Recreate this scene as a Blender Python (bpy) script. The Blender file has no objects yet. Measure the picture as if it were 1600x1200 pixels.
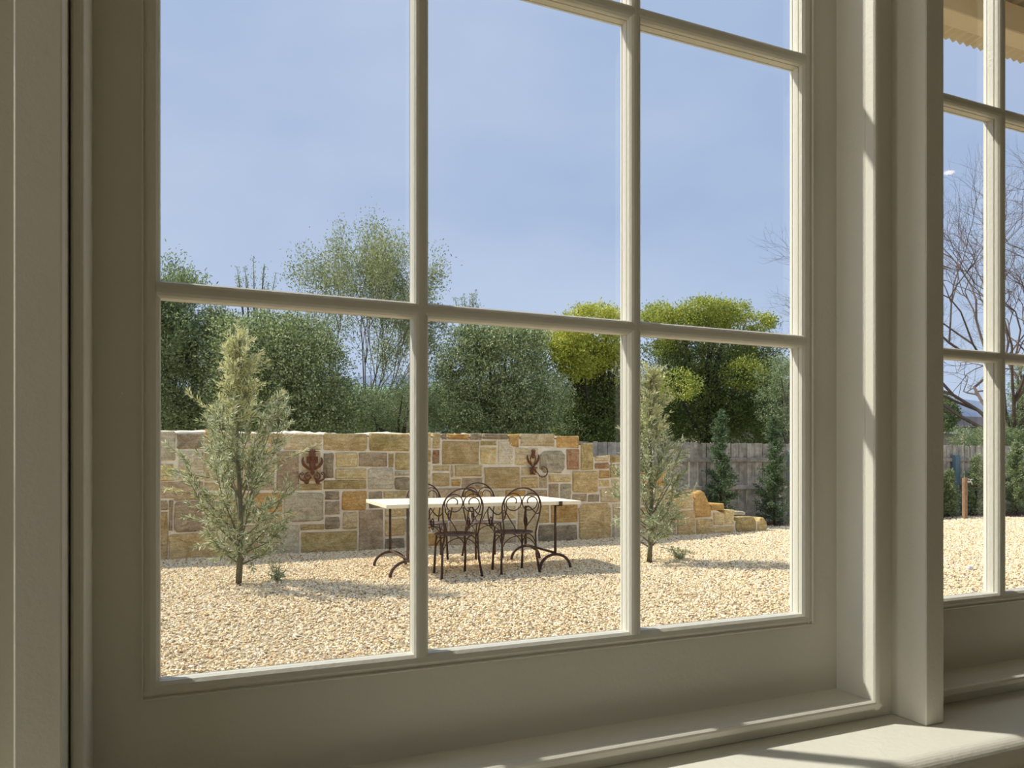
import bpy, math, random
import numpy as np
from mathutils import Vector, Matrix, Quaternion
R = math.radians
sc = bpy.context.scene
COL = sc.collection
rng = np.random.default_rng(7)
random.seed(7)
EYE = 1.27            # camera height over the gravel
YAW = R(23.7)         # camera turned right of the window wall's normal
# ------------------------------------------------------------------ camera
cam = bpy.data.objects.new('camera', bpy.data.cameras.new('camera'))
COL.objects.link(cam)
cam.location = (0, 0, EYE)
cam.rotation_euler = (R(90), 0, -YAW)
cam.data.sensor_width = 36
cam.data.lens = 27.0
cam.data.shift_y = 118 / 1600
cam.data.clip_start = 0.02
cam.data.clip_end = 6000
sc.camera = cam
# ------------------------------------------------------------------ world
SKY = 1.0
w = bpy.data.worlds.new('sky')
sc.world = w
w.use_nodes = True
nt = w.node_tree
nt.nodes.clear()
def nn(t, kind, **kw):
    n = t.nodes.new(kind)
    for k, v in kw.items():
        if k in n.inputs: n.inputs[k].default_value = v
        else: setattr(n, k, v)
    return n
tc = nn(nt, 'ShaderNodeTexCoord')
mp = nn(nt, 'ShaderNodeMapping')
mp.inputs['Scale'].default_value = (1.6, 1.6, 3.4)
nt.links.new(tc.outputs['Generated'], mp.inputs[0])
n1 = nn(nt, 'ShaderNodeTexNoise', Scale=1.3, Detail=4.0, Roughness=0.45)
nt.links.new(mp.outputs[0], n1.inputs['Vector'])
r1 = nn(nt, 'ShaderNodeValToRGB')
r1.color_ramp.elements[0].position = 0.38
r1.color_ramp.elements[0].color = (0.42, 0.535, 0.78, 1)
r1.color_ramp.elements[1].position = 0.66
r1.color_ramp.elements[1].color = (0.57, 0.66, 0.86, 1)
nt.links.new(n1.outputs[0], r1.inputs[0])
sx = nn(nt, 'ShaderNodeSeparateXYZ')
nt.links.new(tc.outputs['Generated'], sx.inputs[0])
r2 = nn(nt, 'ShaderNodeValToRGB')      # pale haze towards the horizon, all the way round
r2.color_ramp.elements[0].position = 0.0
r2.color_ramp.elements[0].color = (1, 1, 1, 1)
r2.color_ramp.elements[1].position = 0.30
r2.color_ramp.elements[1].color = (0, 0, 0, 1)
nt.links.new(sx.outputs['Z'], r2.inputs[0])
mx = nn(nt, 'ShaderNodeMix', data_type='RGBA')
mx.inputs[7].default_value = (0.60, 0.715, 0.92, 1)
nt.links.new(r2.outputs[0], mx.inputs[0])
nt.links.new(r1.outputs[0], mx.inputs[6])
bg = nn(nt, 'ShaderNodeBackground', Strength=SKY)
nt.links.new(mx.outputs[2], bg.inputs[0])
wo = nn(nt, 'ShaderNodeOutputWorld')
nt.links.new(bg.outputs[0], wo.inputs[0])
# ------------------------------------------------------------------ sun, veiled by thin cloud
sun = bpy.data.objects.new('sun', bpy.data.lights.new('sun', 'SUN'))
COL.objects.link(sun)
sun.data.energy = 5.3
sun.data.angle = R(2.2)
sun.data.color = (1.0, 0.945, 0.86)
az, el = R(50), R(48)
sdir = Vector((-math.sin(az) * math.cos(el), math.cos(az) * math.cos(el), math.sin(el)))
sun.rotation_euler = sdir.to_track_quat('Z', 'Y').to_euler()
# ------------------------------------------------------------------ exposure
sc.view_settings.view_transform = 'Standard'
sc.view_settings.look = 'None'
sc.view_settings.exposure = 0.0
sc.view_settings.gamma = 1.0
sc.view_settings.use_curve_mapping = False
sc.cycles.transparent_max_bounces = 24
sc.cycles.max_bounces = 10
sc.cycles.diffuse_bounces = 6

# ================================================================== helpers
def at(px, py, Y):
    """photo pixel -> point on the plane Y (metres in front of the lens line, parallel to the window wall)"""
    u = (px - 800) / 1200
    X = Y * math.tan(YAW + math.atan(u))
    d = X * math.sin(YAW) + Y * math.cos(YAW)
    return Vector((X, Y, EYE + (718 - py) * d / 1200))
def mpp(px, Y):
    u = (px - 800) / 1200
    X = Y * math.tan(YAW + math.atan(u))
    return (X * math.sin(YAW) + Y * math.cos(YAW)) / 1200

def tag(o, label=None, cat=None, group=None, kind=None):
    for k, v in (('label', label), ('category', cat), ('group', group), ('kind', kind)):
        if v: o[k] = v
    return o
def empty(name, loc=(0, 0, 0), rz=0, **kw):
    o = bpy.data.objects.new(name, None)
    o.empty_display_size = 0.1
    COL.objects.link(o)
    o.location = loc
    o.rotation_euler = (0, 0, rz)
    return tag(o, **kw)

class MB:
    """collects shapes, links them as one mesh object"""
    def __init__(s): s.v = []; s.f = []
    def add(s, v, f):
        n = len(s.v)
        s.v += [tuple(p) for p in v]
        s.f += [tuple(i + n for i in q) for q in f]
        return s
    def box(s, x0, x1, y0, y1, z0, z1, b=0.0):
        if b <= 0:
            v = [(x, y, z) for z in (z0, z1) for y in (y0, y1) for x in (x0, x1)]
            return s.add(v, [(0, 2, 3, 1), (4, 5, 7, 6), (0, 1, 5, 4), (2, 6, 7, 3), (0, 4, 6, 2), (1, 3, 7, 5)])
        v = []; idx = {}
        for cx in (0, 1):
            for cy in (0, 1):
                for cz in (0, 1):
                    X = (x0, x1)[cx]; Y = (y0, y1)[cy]; Z = (z0, z1)[cz]
                    dx = b * (1 - 2 * cx); dy = b * (1 - 2 * cy); dz = b * (1 - 2 * cz)
                    for ax, p in (('x', (X, Y + dy, Z + dz)), ('y', (X + dx, Y, Z + dz)), ('z', (X + dx, Y + dy, Z))):
                        idx[(cx, cy, cz, ax)] = len(v); v.append(p)
        f = []
        for c in (0, 1):
            f.append(tuple(idx[(c, a, q, 'x')] for a, q in ((0, 0), (0, 1), (1, 1), (1, 0))))
            f.append(tuple(idx[(a, c, q, 'y')] for a, q in ((0, 0), (0, 1), (1, 1), (1, 0))))
            f.append(tuple(idx[(a, q, c, 'z')] for a, q in ((0, 0), (0, 1), (1, 1), (1, 0))))
        for a in (0, 1):
            for c in (0, 1):
                f.append((idx[(0, a, c, 'y')], idx[(1, a, c, 'y')], idx[(1, a, c, 'z')], idx[(0, a, c, 'z')]))
                f.append((idx[(a, 0, c, 'x')], idx[(a, 1, c, 'x')], idx[(a, 1, c, 'z')], idx[(a, 0, c, 'z')]))
                f.append((idx[(a, c, 0, 'x')], idx[(a, c, 1, 'x')], idx[(a, c, 1, 'y')], idx[(a, c, 0, 'y')]))
                for d in (0, 1):
                    f_ = (idx[(a, c, d, 'x')], idx[(a, c, d, 'y')], idx[(a, c, d, 'z')])
                    if f_ not in f: f.append(f_)
        return s.add(v, f)
    def sweep(s, prof, p0, p1, ax, ay):
        """closed profile (a,b) carried from p0 to p1; ax, ay are the profile's axes"""
        p0, p1, ax, ay = map(Vector, (p0, p1, ax, ay))
        n = len(prof)
        v = [p0 + ax * a + ay * b for a, b in prof] + [p1 + ax * a + ay * b for a, b in prof]
        f = [(i, (i + 1) % n, n + (i + 1) % n, n + i) for i in range(n)]
        f += [tuple(range(n))[::-1], tuple(range(n, 2 * n))]
        return s.add(v, f)
    def tube(s, pts, rad, k=6, caps=True):
        pts = [Vector(p) for p in pts]
        if not hasattr(rad, '__len__'): rad = [rad] * len(pts)
        n = len(pts); v = []; f = []
        t = (pts[1] - pts[0]).normalized()
        up = Vector((0, 0, 1)) if abs(t.z) < 0.9 else Vector((1, 0, 0))
        side = t.cross(up).normalized()
        for i, p in enumerate(pts):
            a = pts[max(i - 1, 0)]; b = pts[min(i + 1, n - 1)]
            t = (b - a)
            t = t.normalized() if t.length > 1e-9 else Vector((0, 0, 1))
            side = side - t * side.dot(t)
            if side.length < 1e-6: side = t.orthogonal()
            side.normalize()
            o = t.cross(side)
            for j in range(k):
                c = 2 * math.pi * j / k
                v.append(p + (side * math.cos(c) + o * math.sin(c)) * rad[i])
        for i in range(n - 1):
            for j in range(k):
                j2 = (j + 1) % k
                f.append((i * k + j, i * k + j2, (i + 1) * k + j2, (i + 1) * k + j))
        if caps: f += [tuple(range(k))[::-1], tuple(range((n - 1) * k, n * k))]
        return s.add(v, f)
    def blob(s, c, rx, ry, rz, nu=8, nv=5, jit=0.0):
        v = [(c[0], c[1], c[2] - rz)]
        for i in range(1, nv):
            a = math.pi * i / nv
            for j in range(nu):
                b = 2 * math.pi * j / nu
                q = 1 + random.uniform(-jit, jit)
                v.append((c[0] + rx * q * math.sin(a) * math.cos(b), c[1] + ry * q * math.sin(a) * math.sin(b), c[2] - rz * q * math.cos(a)))
        v.append((c[0], c[1], c[2] + rz))
        f = [(0, 1 + (j + 1) % nu, 1 + j) for j in range(nu)]
        for i in range(nv - 2):
            for j in range(nu):
                a = 1 + i * nu
                f.append((a + j, a + (j + 1) % nu, a + nu + (j + 1) % nu, a + nu + j))
        a = 1 + (nv - 2) * nu
        f += [(a + j, a + (j + 1) % nu, len(v) - 1) for j in range(nu)]
        return s.add(v, f)
    def build(s, name, mat, parent=None, smooth=False, **kw):
        me = bpy.data.meshes.new(name)
        me.from_pydata(s.v, [], s.f)
        me.materials.append(mat)
        if smooth:
            me.polygons.foreach_set('use_smooth', [True] * len(me.polygons))
        me.validate(); me.update()
        import bmesh
        if len(s.f) < 4000:
            bm = bmesh.new(); bm.from_mesh(me)
            bmesh.ops.recalc_face_normals(bm, faces=bm.faces)
            bm.to_mesh(me); bm.free()
        o = bpy.data.objects.new(name, me)
        COL.objects.link(o)
        if parent: o.parent = parent
        return tag(o, **kw)

def copy_tree(o, parent=None):
    c = o.copy()
    COL.objects.link(c)
    if parent: c.parent = parent
    for ch in list(o.children): copy_tree(ch, c)
    return c

# ------------------------------------------------------------------ materials
def mat(name, col, rough=0.6, var=0.0, vscale=8.0, bump=0.0, bscale=40.0, metal=0.0, spec=0.4, col2=None, detail=4.0, coord='world', rnd=0.0):
    m = bpy.data.materials.new(name)
    m.use_nodes = True
    t = m.node_tree
    b = t.nodes['Principled BSDF']
    b.inputs['Roughness'].default_value = rough
    b.inputs['Metallic'].default_value = metal
    b.inputs['Specular IOR Level'].default_value = spec
    b.inputs['Base Color'].default_value = (*col, 1)
    geo = nn(t, 'ShaderNodeNewGeometry')
    src = geo.outputs['Position']
    if coord == 'object':
        src = nn(t, 'ShaderNodeTexCoord').outputs['Object']
    out = None
    if var or col2:
        n = nn(t, 'ShaderNodeTexNoise', Scale=vscale, Detail=detail, Roughness=0.6)
        t.links.new(src, n.inputs['Vector'])
        r = nn(t, 'ShaderNodeValToRGB')
        c2 = col2 or tuple(min(1, c * (1 + var)) for c in col)
        c1 = col if col2 else tuple(c * (1 - var) for c in col)
        r.color_ramp.elements[0].position = 0.33
        r.color_ramp.elements[1].position = 0.67
        r.color_ramp.elements[0].color = (*c1, 1)
        r.color_ramp.elements[1].color = (*c2, 1)
        t.links.new(n.outputs[0], r.inputs[0])
        out = r.outputs[0]
    if rnd:
        oi = nn(t, 'ShaderNodeObjectInfo')
        mr = nn(t, 'ShaderNodeMapRange')
        mr.inputs['To Min'].default_value = 1 - rnd
        mr.inputs['To Max'].default_value = 1 + rnd
        t.links.new(oi.outputs['Random'], mr.inputs[0])
        hs = nn(t, 'ShaderNodeHueSaturation')
        t.links.new(mr.outputs[0], hs.inputs['Value'])
        if out: t.links.new(out, hs.inputs['Color'])
        else: hs.inputs['Color'].default_value = (*col, 1)
        out = hs.outputs[0]
    if out: t.links.new(out, b.inputs['Base Color'])
    if bump:
        n = nn(t, 'ShaderNodeTexNoise', Scale=bscale, Detail=6.0, Roughness=0.65)
        t.links.new(src, n.inputs['Vector'])
        bp = nn(t, 'ShaderNodeBump', Strength=min(1.0, bump), Distance=0.01 if bump <= 1 else 0.02 * bump)
        t.links.new(n.outputs[0], bp.inputs['Height'])
        t.links.new(bp.outputs[0], b.inputs['Normal'])
    return m

def leaf_mat(name, cols, trans=0.35, rough=0.5):
    """leaves: colour differs leaf by leaf, a little light passes through"""
    m = bpy.data.materials.new(name)
    m.use_nodes = True
    t = m.node_tree
    b = t.nodes['Principled BSDF']
    geo = nn(t, 'ShaderNodeNewGeometry')
    r = nn(t, 'ShaderNodeValToRGB')
    el_ = r.color_ramp.elements
    while len(el_) < len(cols): el_.new(0.5)
    for i, c in enumerate(cols):
        el_[i].position = i / (len(cols) - 1)
        el_[i].color = (*c, 1)
    t.links.new(geo.outputs['Random Per Island'], r.inputs[0])
    t.links.new(r.outputs[0], b.inputs['Base Color'])
    b.inputs['Roughness'].default_value = rough
    b.inputs['Specular IOR Level'].default_value = 0.35
    tr = nn(t, 'ShaderNodeBsdfTranslucent')
    t.links.new(r.outputs[0], tr.inputs[0])
    ms = nn(t, 'ShaderNodeMixShader')
    ms.inputs[0].default_value = trans
    t.links.new(b.outputs[0], ms.inputs[1])
    t.links.new(tr.outputs[0], ms.inputs[2])
    t.links.new(ms.outputs[0], t.nodes['Material Output'].inputs[0])
    return m

def glass_mat():
    m = bpy.data.materials.new('window_glass')
    m.use_nodes = True
    t = m.node_tree
    t.nodes.remove(t.nodes['Principled BSDF'])
    tp = nn(t, 'ShaderNodeBsdfTransparent')
    tp.inputs[0].default_value = (0.965, 0.985, 0.975, 1)
    gl = nn(t, 'ShaderNodeBsdfGlossy', Roughness=0.02)
    lw = nn(t, 'ShaderNodeLayerWeight')
    lw.inputs['Blend'].default_value = 0.5
    p5 = nn(t, 'ShaderNodeMath', operation='POWER'); p5.inputs[1].default_value = 5.0
    fr = nn(t, 'ShaderNodeMath', operation='MULTIPLY_ADD'); fr.inputs[1].default_value = 0.90; fr.inputs[2].default_value = 0.06
    t.links.new(lw.outputs['Facing'], p5.inputs[0]); t.links.new(p5.outputs[0], fr.inputs[0])
    ms = nn(t, 'ShaderNodeMixShader')
    t.links.new(fr.outputs[0], ms.inputs[0])
    t.links.new(tp.outputs[0], ms.inputs[1])
    t.links.new(gl.outputs[0], ms.inputs[2])
    t.links.new(ms.outputs[0], t.nodes['Material Output'].inputs[0])
    return m

PAINT = mat('cream_gloss_paint', (0.71, 0.69, 0.60), rough=0.38, bump=0.12, bscale=90, spec=0.5)
WALLP = mat('cream_wall_paint', (0.72, 0.69, 0.60), rough=0.8, bump=0.1, bscale=200)
EXTP = mat('exterior_cream_paint', (0.62, 0.54, 0.38), rough=0.5, var=0.06, vscale=6)
GLASS = glass_mat()
CEILM = mat('white_ceiling_paint', (0.78, 0.77, 0.72), rough=0.9)
RENDER = mat('house_render', (0.50, 0.46, 0.38), rough=0.9, var=0.08, bump=0.4)
IRON = mat('rusty_wrought_iron', (0.050, 0.032, 0.026), rough=0.65, col2=(0.115, 0.062, 0.045), vscale=35, metal=0.3)
IRONSEAT = mat('worn_iron_seat', (0.085, 0.058, 0.052), rough=0.6, col2=(0.20, 0.13, 0.11), vscale=45, metal=0.2)
RUST = mat('rust', (0.12, 0.036, 0.016), rough=0.8, col2=(0.25, 0.10, 0.045), vscale=40, bump=0.6, bscale=80)
BARK = mat('grey_bark', (0.16, 0.13, 0.10), rough=0.9, var=0.3, vscale=30, bump=0.5)
BARKD = mat('dark_bark', (0.055, 0.042, 0.035), rough=0.9, var=0.3, vscale=20, bump=0.5)
BARKO = mat('olive_bark', (0.17, 0.16, 0.10), rough=0.9, var=0.25, vscale=40, bump=0.4)
TWIG = mat('bare_twig_bark', (0.16, 0.115, 0.095), rough=0.9, var=0.2, vscale=10)
MORTAR = mat('lime_mortar', (0.90, 0.80, 0.62), rough=0.95, var=0.12, vscale=9, bump=0.9, bscale=45)
TABLETOP = mat('pale_timber', (0.93, 0.84, 0.62), rough=0.6, var=0.04, vscale=3)
def stone_mat(name, a, b):
    """quarry-faced sandstone: blotches, bedding streaks and fine dark pits"""
    m = bpy.data.materials.new(name); m.use_nodes = True
    t = m.node_tree; B = t.nodes['Principled BSDF']
    B.inputs['Roughness'].default_value = 0.92; B.inputs['Specular IOR Level'].default_value = 0.2
    oi = nn(t, 'ShaderNodeObjectInfo')
    geo = nn(t, 'ShaderNodeNewGeometry')
    off = nn(t, 'ShaderNodeVectorMath', operation='SCALE'); off.inputs['Scale'].default_value = 0.0
    mm = nn(t, 'ShaderNodeMath', operation='MULTIPLY'); mm.inputs[1].default_value = 37.0
    t.links.new(oi.outputs['Random'], mm.inputs[0])
    cb = nn(t, 'ShaderNodeCombineXYZ'); t.links.new(mm.outputs[0], cb.inputs[0]); t.links.new(mm.outputs[0], cb.inputs[1])
    ad = nn(t, 'ShaderNodeVectorMath', operation='ADD'); t.links.new(geo.outputs['Position'], ad.inputs[0]); t.links.new(cb.outputs[0], ad.inputs[1])
    n1 = nn(t, 'ShaderNodeTexNoise', Scale=6.5, Detail=10.0, Roughness=0.62, Distortion=0.8); t.links.new(ad.outputs[0], n1.inputs['Vector'])
    r = nn(t, 'ShaderNodeValToRGB'); r.color_ramp.elements[0].position = 0.34; r.color_ramp.elements[1].position = 0.62
    r.color_ramp.elements[0].color = (*a, 1); r.color_ramp.elements[1].color = (*b, 1)
    t.links.new(n1.outputs[0], r.inputs[0])
    mp_ = nn(t, 'ShaderNodeMapping'); mp_.inputs['Scale'].default_value = (3.0, 3.0, 26.0); t.links.new(ad.outputs[0], mp_.inputs[0])
    n2 = nn(t, 'ShaderNodeTexNoise', Scale=1.0, Detail=6.0, Roughness=0.6, Distortion=1.2); t.links.new(mp_.outputs[0], n2.inputs['Vector'])
    n3 = nn(t, 'ShaderNodeTexNoise', Scale=55.0, Detail=4.0, Roughness=0.7); t.links.new(ad.outputs[0], n3.inputs['Vector'])
    m2 = nn(t, 'ShaderNodeMapRange'); m2.inputs[1].default_value = 0.3; m2.inputs[2].default_value = 0.6; m2.inputs[3].default_value = 0.78; m2.inputs[4].default_value = 1.12; t.links.new(n2.outputs[0], m2.inputs[0])
    m3 = nn(t, 'ShaderNodeMapRange'); m3.inputs[1].default_value = 0.3; m3.inputs[2].default_value = 0.62; m3.inputs[3].default_value = 0.72; m3.inputs[4].default_value = 1.15; t.links.new(n3.outputs[0], m3.inputs[0])
    m4 = nn(t, 'ShaderNodeMapRange'); m4.inputs[3].default_value = 0.86; m4.inputs[4].default_value = 1.14; t.links.new(oi.outputs['Random'], m4.inputs[0])
    p1 = nn(t, 'ShaderNodeMath', operation='MULTIPLY'); t.links.new(m2.outputs[0], p1.inputs[0]); t.links.new(m3.outputs[0], p1.inputs[1])
    p2 = nn(t, 'ShaderNodeMath', operation='MULTIPLY'); t.links.new(p1.outputs[0], p2.inputs[0]); t.links.new(m4.outputs[0], p2.inputs[1])
    hs = nn(t, 'ShaderNodeHueSaturation'); t.links.new(p2.outputs[0], hs.inputs['Value']); t.links.new(r.outputs[0], hs.inputs['Color'])
    t.links.new(hs.outputs[0], B.inputs['Base Color'])
    n4 = nn(t, 'ShaderNodeTexNoise', Scale=19.0, Detail=8.0, Roughness=0.7, Distortion=0.6); t.links.new(ad.outputs[0], n4.inputs['Vector'])
    bp = nn(t, 'ShaderNodeBump', Strength=1.0, Distance=0.05); t.links.new(n4.outputs[0], bp.inputs['Height']); t.links.new(bp.outputs[0], B.inputs['Normal'])
    return m
"""stones: base colours by eye, veined and speckled"""
STONE = {}
for k, (a, b) in {'T': ((0.76, 0.55, 0.27), (0.94, 0.78, 0.47)), 'B': ((0.64, 0.43, 0.17), (0.88, 0.66, 0.33)), 'O': ((0.7, 0.37, 0.11), (0.88, 0.58, 0.22)), 'Y': ((0.82, 0.58, 0.24), (0.95, 0.79, 0.43)), 'L': ((0.78, 0.64, 0.40), (0.96, 0.85, 0.60)), 'G': ((0.31, 0.24, 0.155), (0.62, 0.49, 0.31)), 'M': ((0.52, 0.37, 0.215), (0.78, 0.60, 0.375)), 'R': ((0.46, 0.22, 0.11), (0.74, 0.47, 0.25)), 'C': ((0.54, 0.45, 0.275), (0.84, 0.73, 0.49)), 'D': ((0.48, 0.35, 0.13), (0.76, 0.58, 0.27))}.items():
    STONE[k] = stone_mat('sandstone_' + {'T': 'tan', 'B': 'brown', 'O': 'orange', 'Y': 'yellow', 'L': 'pale', 'G': 'dark_grey', 'M': 'mauve', 'R': 'red', 'C': 'grey', 'D': 'olive'}[k], a, b)

# ================================================================== the house: room shell
U = 0.85                                   # distance of the sash face in front of the camera
def hz(h): return EYE + h * U              # height from the camera in sash distances
SILL = hz(-0.4345)
FL, CE = 0.30, 3.05
X0, X1, YB = -1.95, 5.6, -3.9
YI, YO = 0.745, 0.925                       # inner and outer face of the window wall
def S(name, mb, m, parent=None):
    return mb.build(name, m, parent, kind='structure')
FLOORM = mat('pale_limed_floorboards', (0.42, 0.37, 0.28), rough=0.5, var=0.1, vscale=5)
S('floor', MB().box(X0, X1, YB, YO, FL - 0.1, FL), FLOORM)
S('ceiling', MB().box(X0, X1, YB, YO, CE, CE + 0.1), CEILM)
GY0, GY1, GZ = -1.0, 0.60, 2.62             # glazed doors added unseen in the left-hand wall to give the room daylight
S('wall_left', MB().box(X0 - 0.15, X0, YB, GY0, FL, CE).box(X0 - 0.15, X0, GY1, YO, FL, CE).box(X0 - 0.15, X0, GY0, GY1, GZ, CE), WALLP)
for k in range(3):
    ya = GY0 + (GY1 - GY0) * k / 3; yb_ = GY0 + (GY1 - GY0) * (k + 1) / 3
    d = empty('door_%d' % (k + 1), (X0 - 0.08, ya, FL), kind='structure')
    w_ = yb_ - ya
    MB().box(-0.02, 0.02, 0, 0.07, 0, GZ - FL).build('door_stile', PAINT, d)
    MB().box(-0.02, 0.02, w_ - 0.07, w_, 0, GZ - FL).build('door_stile', PAINT, d)
    MB().box(-0.02, 0.02, 0.07, w_ - 0.07, 0, 0.18).build('door_rail', PAINT, d)
    MB().box(-0.02, 0.02, 0.07, w_ - 0.07, GZ - FL - 0.08, GZ - FL).build('door_rail', PAINT, d)
    MB().add([(0, 0.07, 0.18), (0, w_ - 0.07, 0.18), (0, w_ - 0.07, GZ - FL - 0.08), (0, 0.07, GZ - FL - 0.08)], [(0, 1, 2, 3)]).build('pane', GLASS, d)
S('wall_right', MB().box(X1, X1 + 0.15, YB, YO, FL, CE), WALLP)
S('wall_back', MB().box(X0, X1, YB - 0.15, YB, FL, CE), WALLP)
HEAD = hz(1.215)
LBX, RBX = -1.42, 2.06                     # outer ends of the three windows, in sash distances
wf = MB().box(X0, X1, YI + 0.01, YO, FL, SILL - 0.04)
wf.box(X0, X1, YI, YO, HEAD + 0.06, CE)
wf.box(X0, (LBX - 0.03) * U, YI, YO, SILL - 0.04, HEAD + 0.06)
wf.box((RBX + 0.03) * U, X1, YI, YO, SILL - 0.04, HEAD + 0.06)
S('wall_front', wf, WALLP)
S('wall_exterior', MB().box(X0 - 0.3, X1 + 0.3, YO, YO + 0.02, -0.1, SILL - 0.08).box(X0 - 0.3, X1 + 0.3, YO, YO + 0.02, HEAD + 0.1, CE + 0.2)
  .box(X0 - 0.3, LBX * U, YO, YO + 0.02, SILL - 0.08, HEAD + 0.1).box(RBX * U, X1 + 0.3, YO, YO + 0.02, SILL - 0.08, HEAD + 0.1), RENDER)

# bullnosed window board running under all three windows
prof = [(0.94 * U + 0.02, 0), (0.80 * U, 0)]
for i in range(1, 20):
    a = math.pi * i / 20
    prof.append((0.80 * U - 0.024 * math.sin(a), -0.022 + 0.022 * math.cos(a)))
prof += [(0.80 * U, -0.044), (0.94 * U + 0.02, -0.044)]
sb = MB().sweep(prof, ((LBX - 0.05) * U, 0, SILL), ((RBX + 0.05) * U, 0, SILL), (0, 1, 0), (0, 0, 1))
o = S('trim_1', sb, PAINT)
S('trim_2', MB().box((LBX - 0.03) * U, (RBX + 0.03) * U, YI - 0.012, YI + 0.01, SILL - 0.14, SILL - 0.044, 0.004), PAINT)
# upright boards between the windows
def board(name, s0, s1, d=0.874):
    return S(name, MB().box(s0 * U, s1 * U, d * U, YO, SILL, HEAD + 0.06, 0.0015), PAINT)
board('trim_3', -0.1432, -0.1022)
board('trim_4', 1.12, 1.1626)
board('trim_5', LBX - 0.03, LBX + 0.01, 0.86)
board('trim_6', RBX - 0.01, RBX + 0.03, 0.86)
S('trim_7', MB().box((LBX - 0.03) * U, (RBX + 0.03) * U, 0.874 * U, 0.90 * U, HEAD + 0.02, HEAD + 0.13, 0.003), PAINT)
for i, (nm, bx) in enumerate((('baseboard_left', (X0, X0 + 0.02, YB, YI)), ('baseboard_right', (X1 - 0.02, X1, YB, YI)))):
    S(nm, MB().box(*bx, FL, FL + 0.15, 0.004), PAINT)
S('baseboard_back', MB().box(X0, X1, YB, YB + 0.02, FL, FL + 0.15, 0.004), PAINT)

BARP = [(-0.0092, 0.0088), (-0.0086, 0.0052), (-0.0066, 0.0022), (-0.0036, 0.0004), (0, 0), (0.0036, 0.0004), (0.0066, 0.0022), (0.0086, 0.0052), (0.0092, 0.0088),
        (0.0090, 0.0100), (0.0064, 0.0104), (0.0064, 0.0124), (0.0084, 0.0130), (0.0084, 0.0205), (0.0070, 0.0210), (0.0070, 0.0245), (0.0080, 0.0250), (0.0050, 0.0325), (-0.0050, 0.0325), (-0.0080, 0.0250), (-0.0070, 0.0245), (-0.0070, 0.0210), (-0.0084, 0.0205), (-0.0084, 0.0130), (-0.0064, 0.0124), (-0.0064, 0.0104), (-0.0090, 0.0100)]
def MOULD(wd):    # half profile around the opening; a runs inwards from the stile
    return [(0, -0.0016), (0.0016, -0.0022), (0.0024, 0.0016), (wd * 0.45, 0.0), (wd * 0.75, 0.0020), (wd * 0.95, 0.0052), (wd, 0.0088),
            (wd, 0.0100), (wd - 0.0026, 0.0104), (wd - 0.0026, 0.0124), (wd - 0.0006, 0.0130), (wd - 0.0006, 0.0205), (wd - 0.0020, 0.0210), (wd - 0.0020, 0.0245), (wd - 0.001, 0.0250), (wd - 0.004, 0.0325), (0, 0.0325)]
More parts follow.
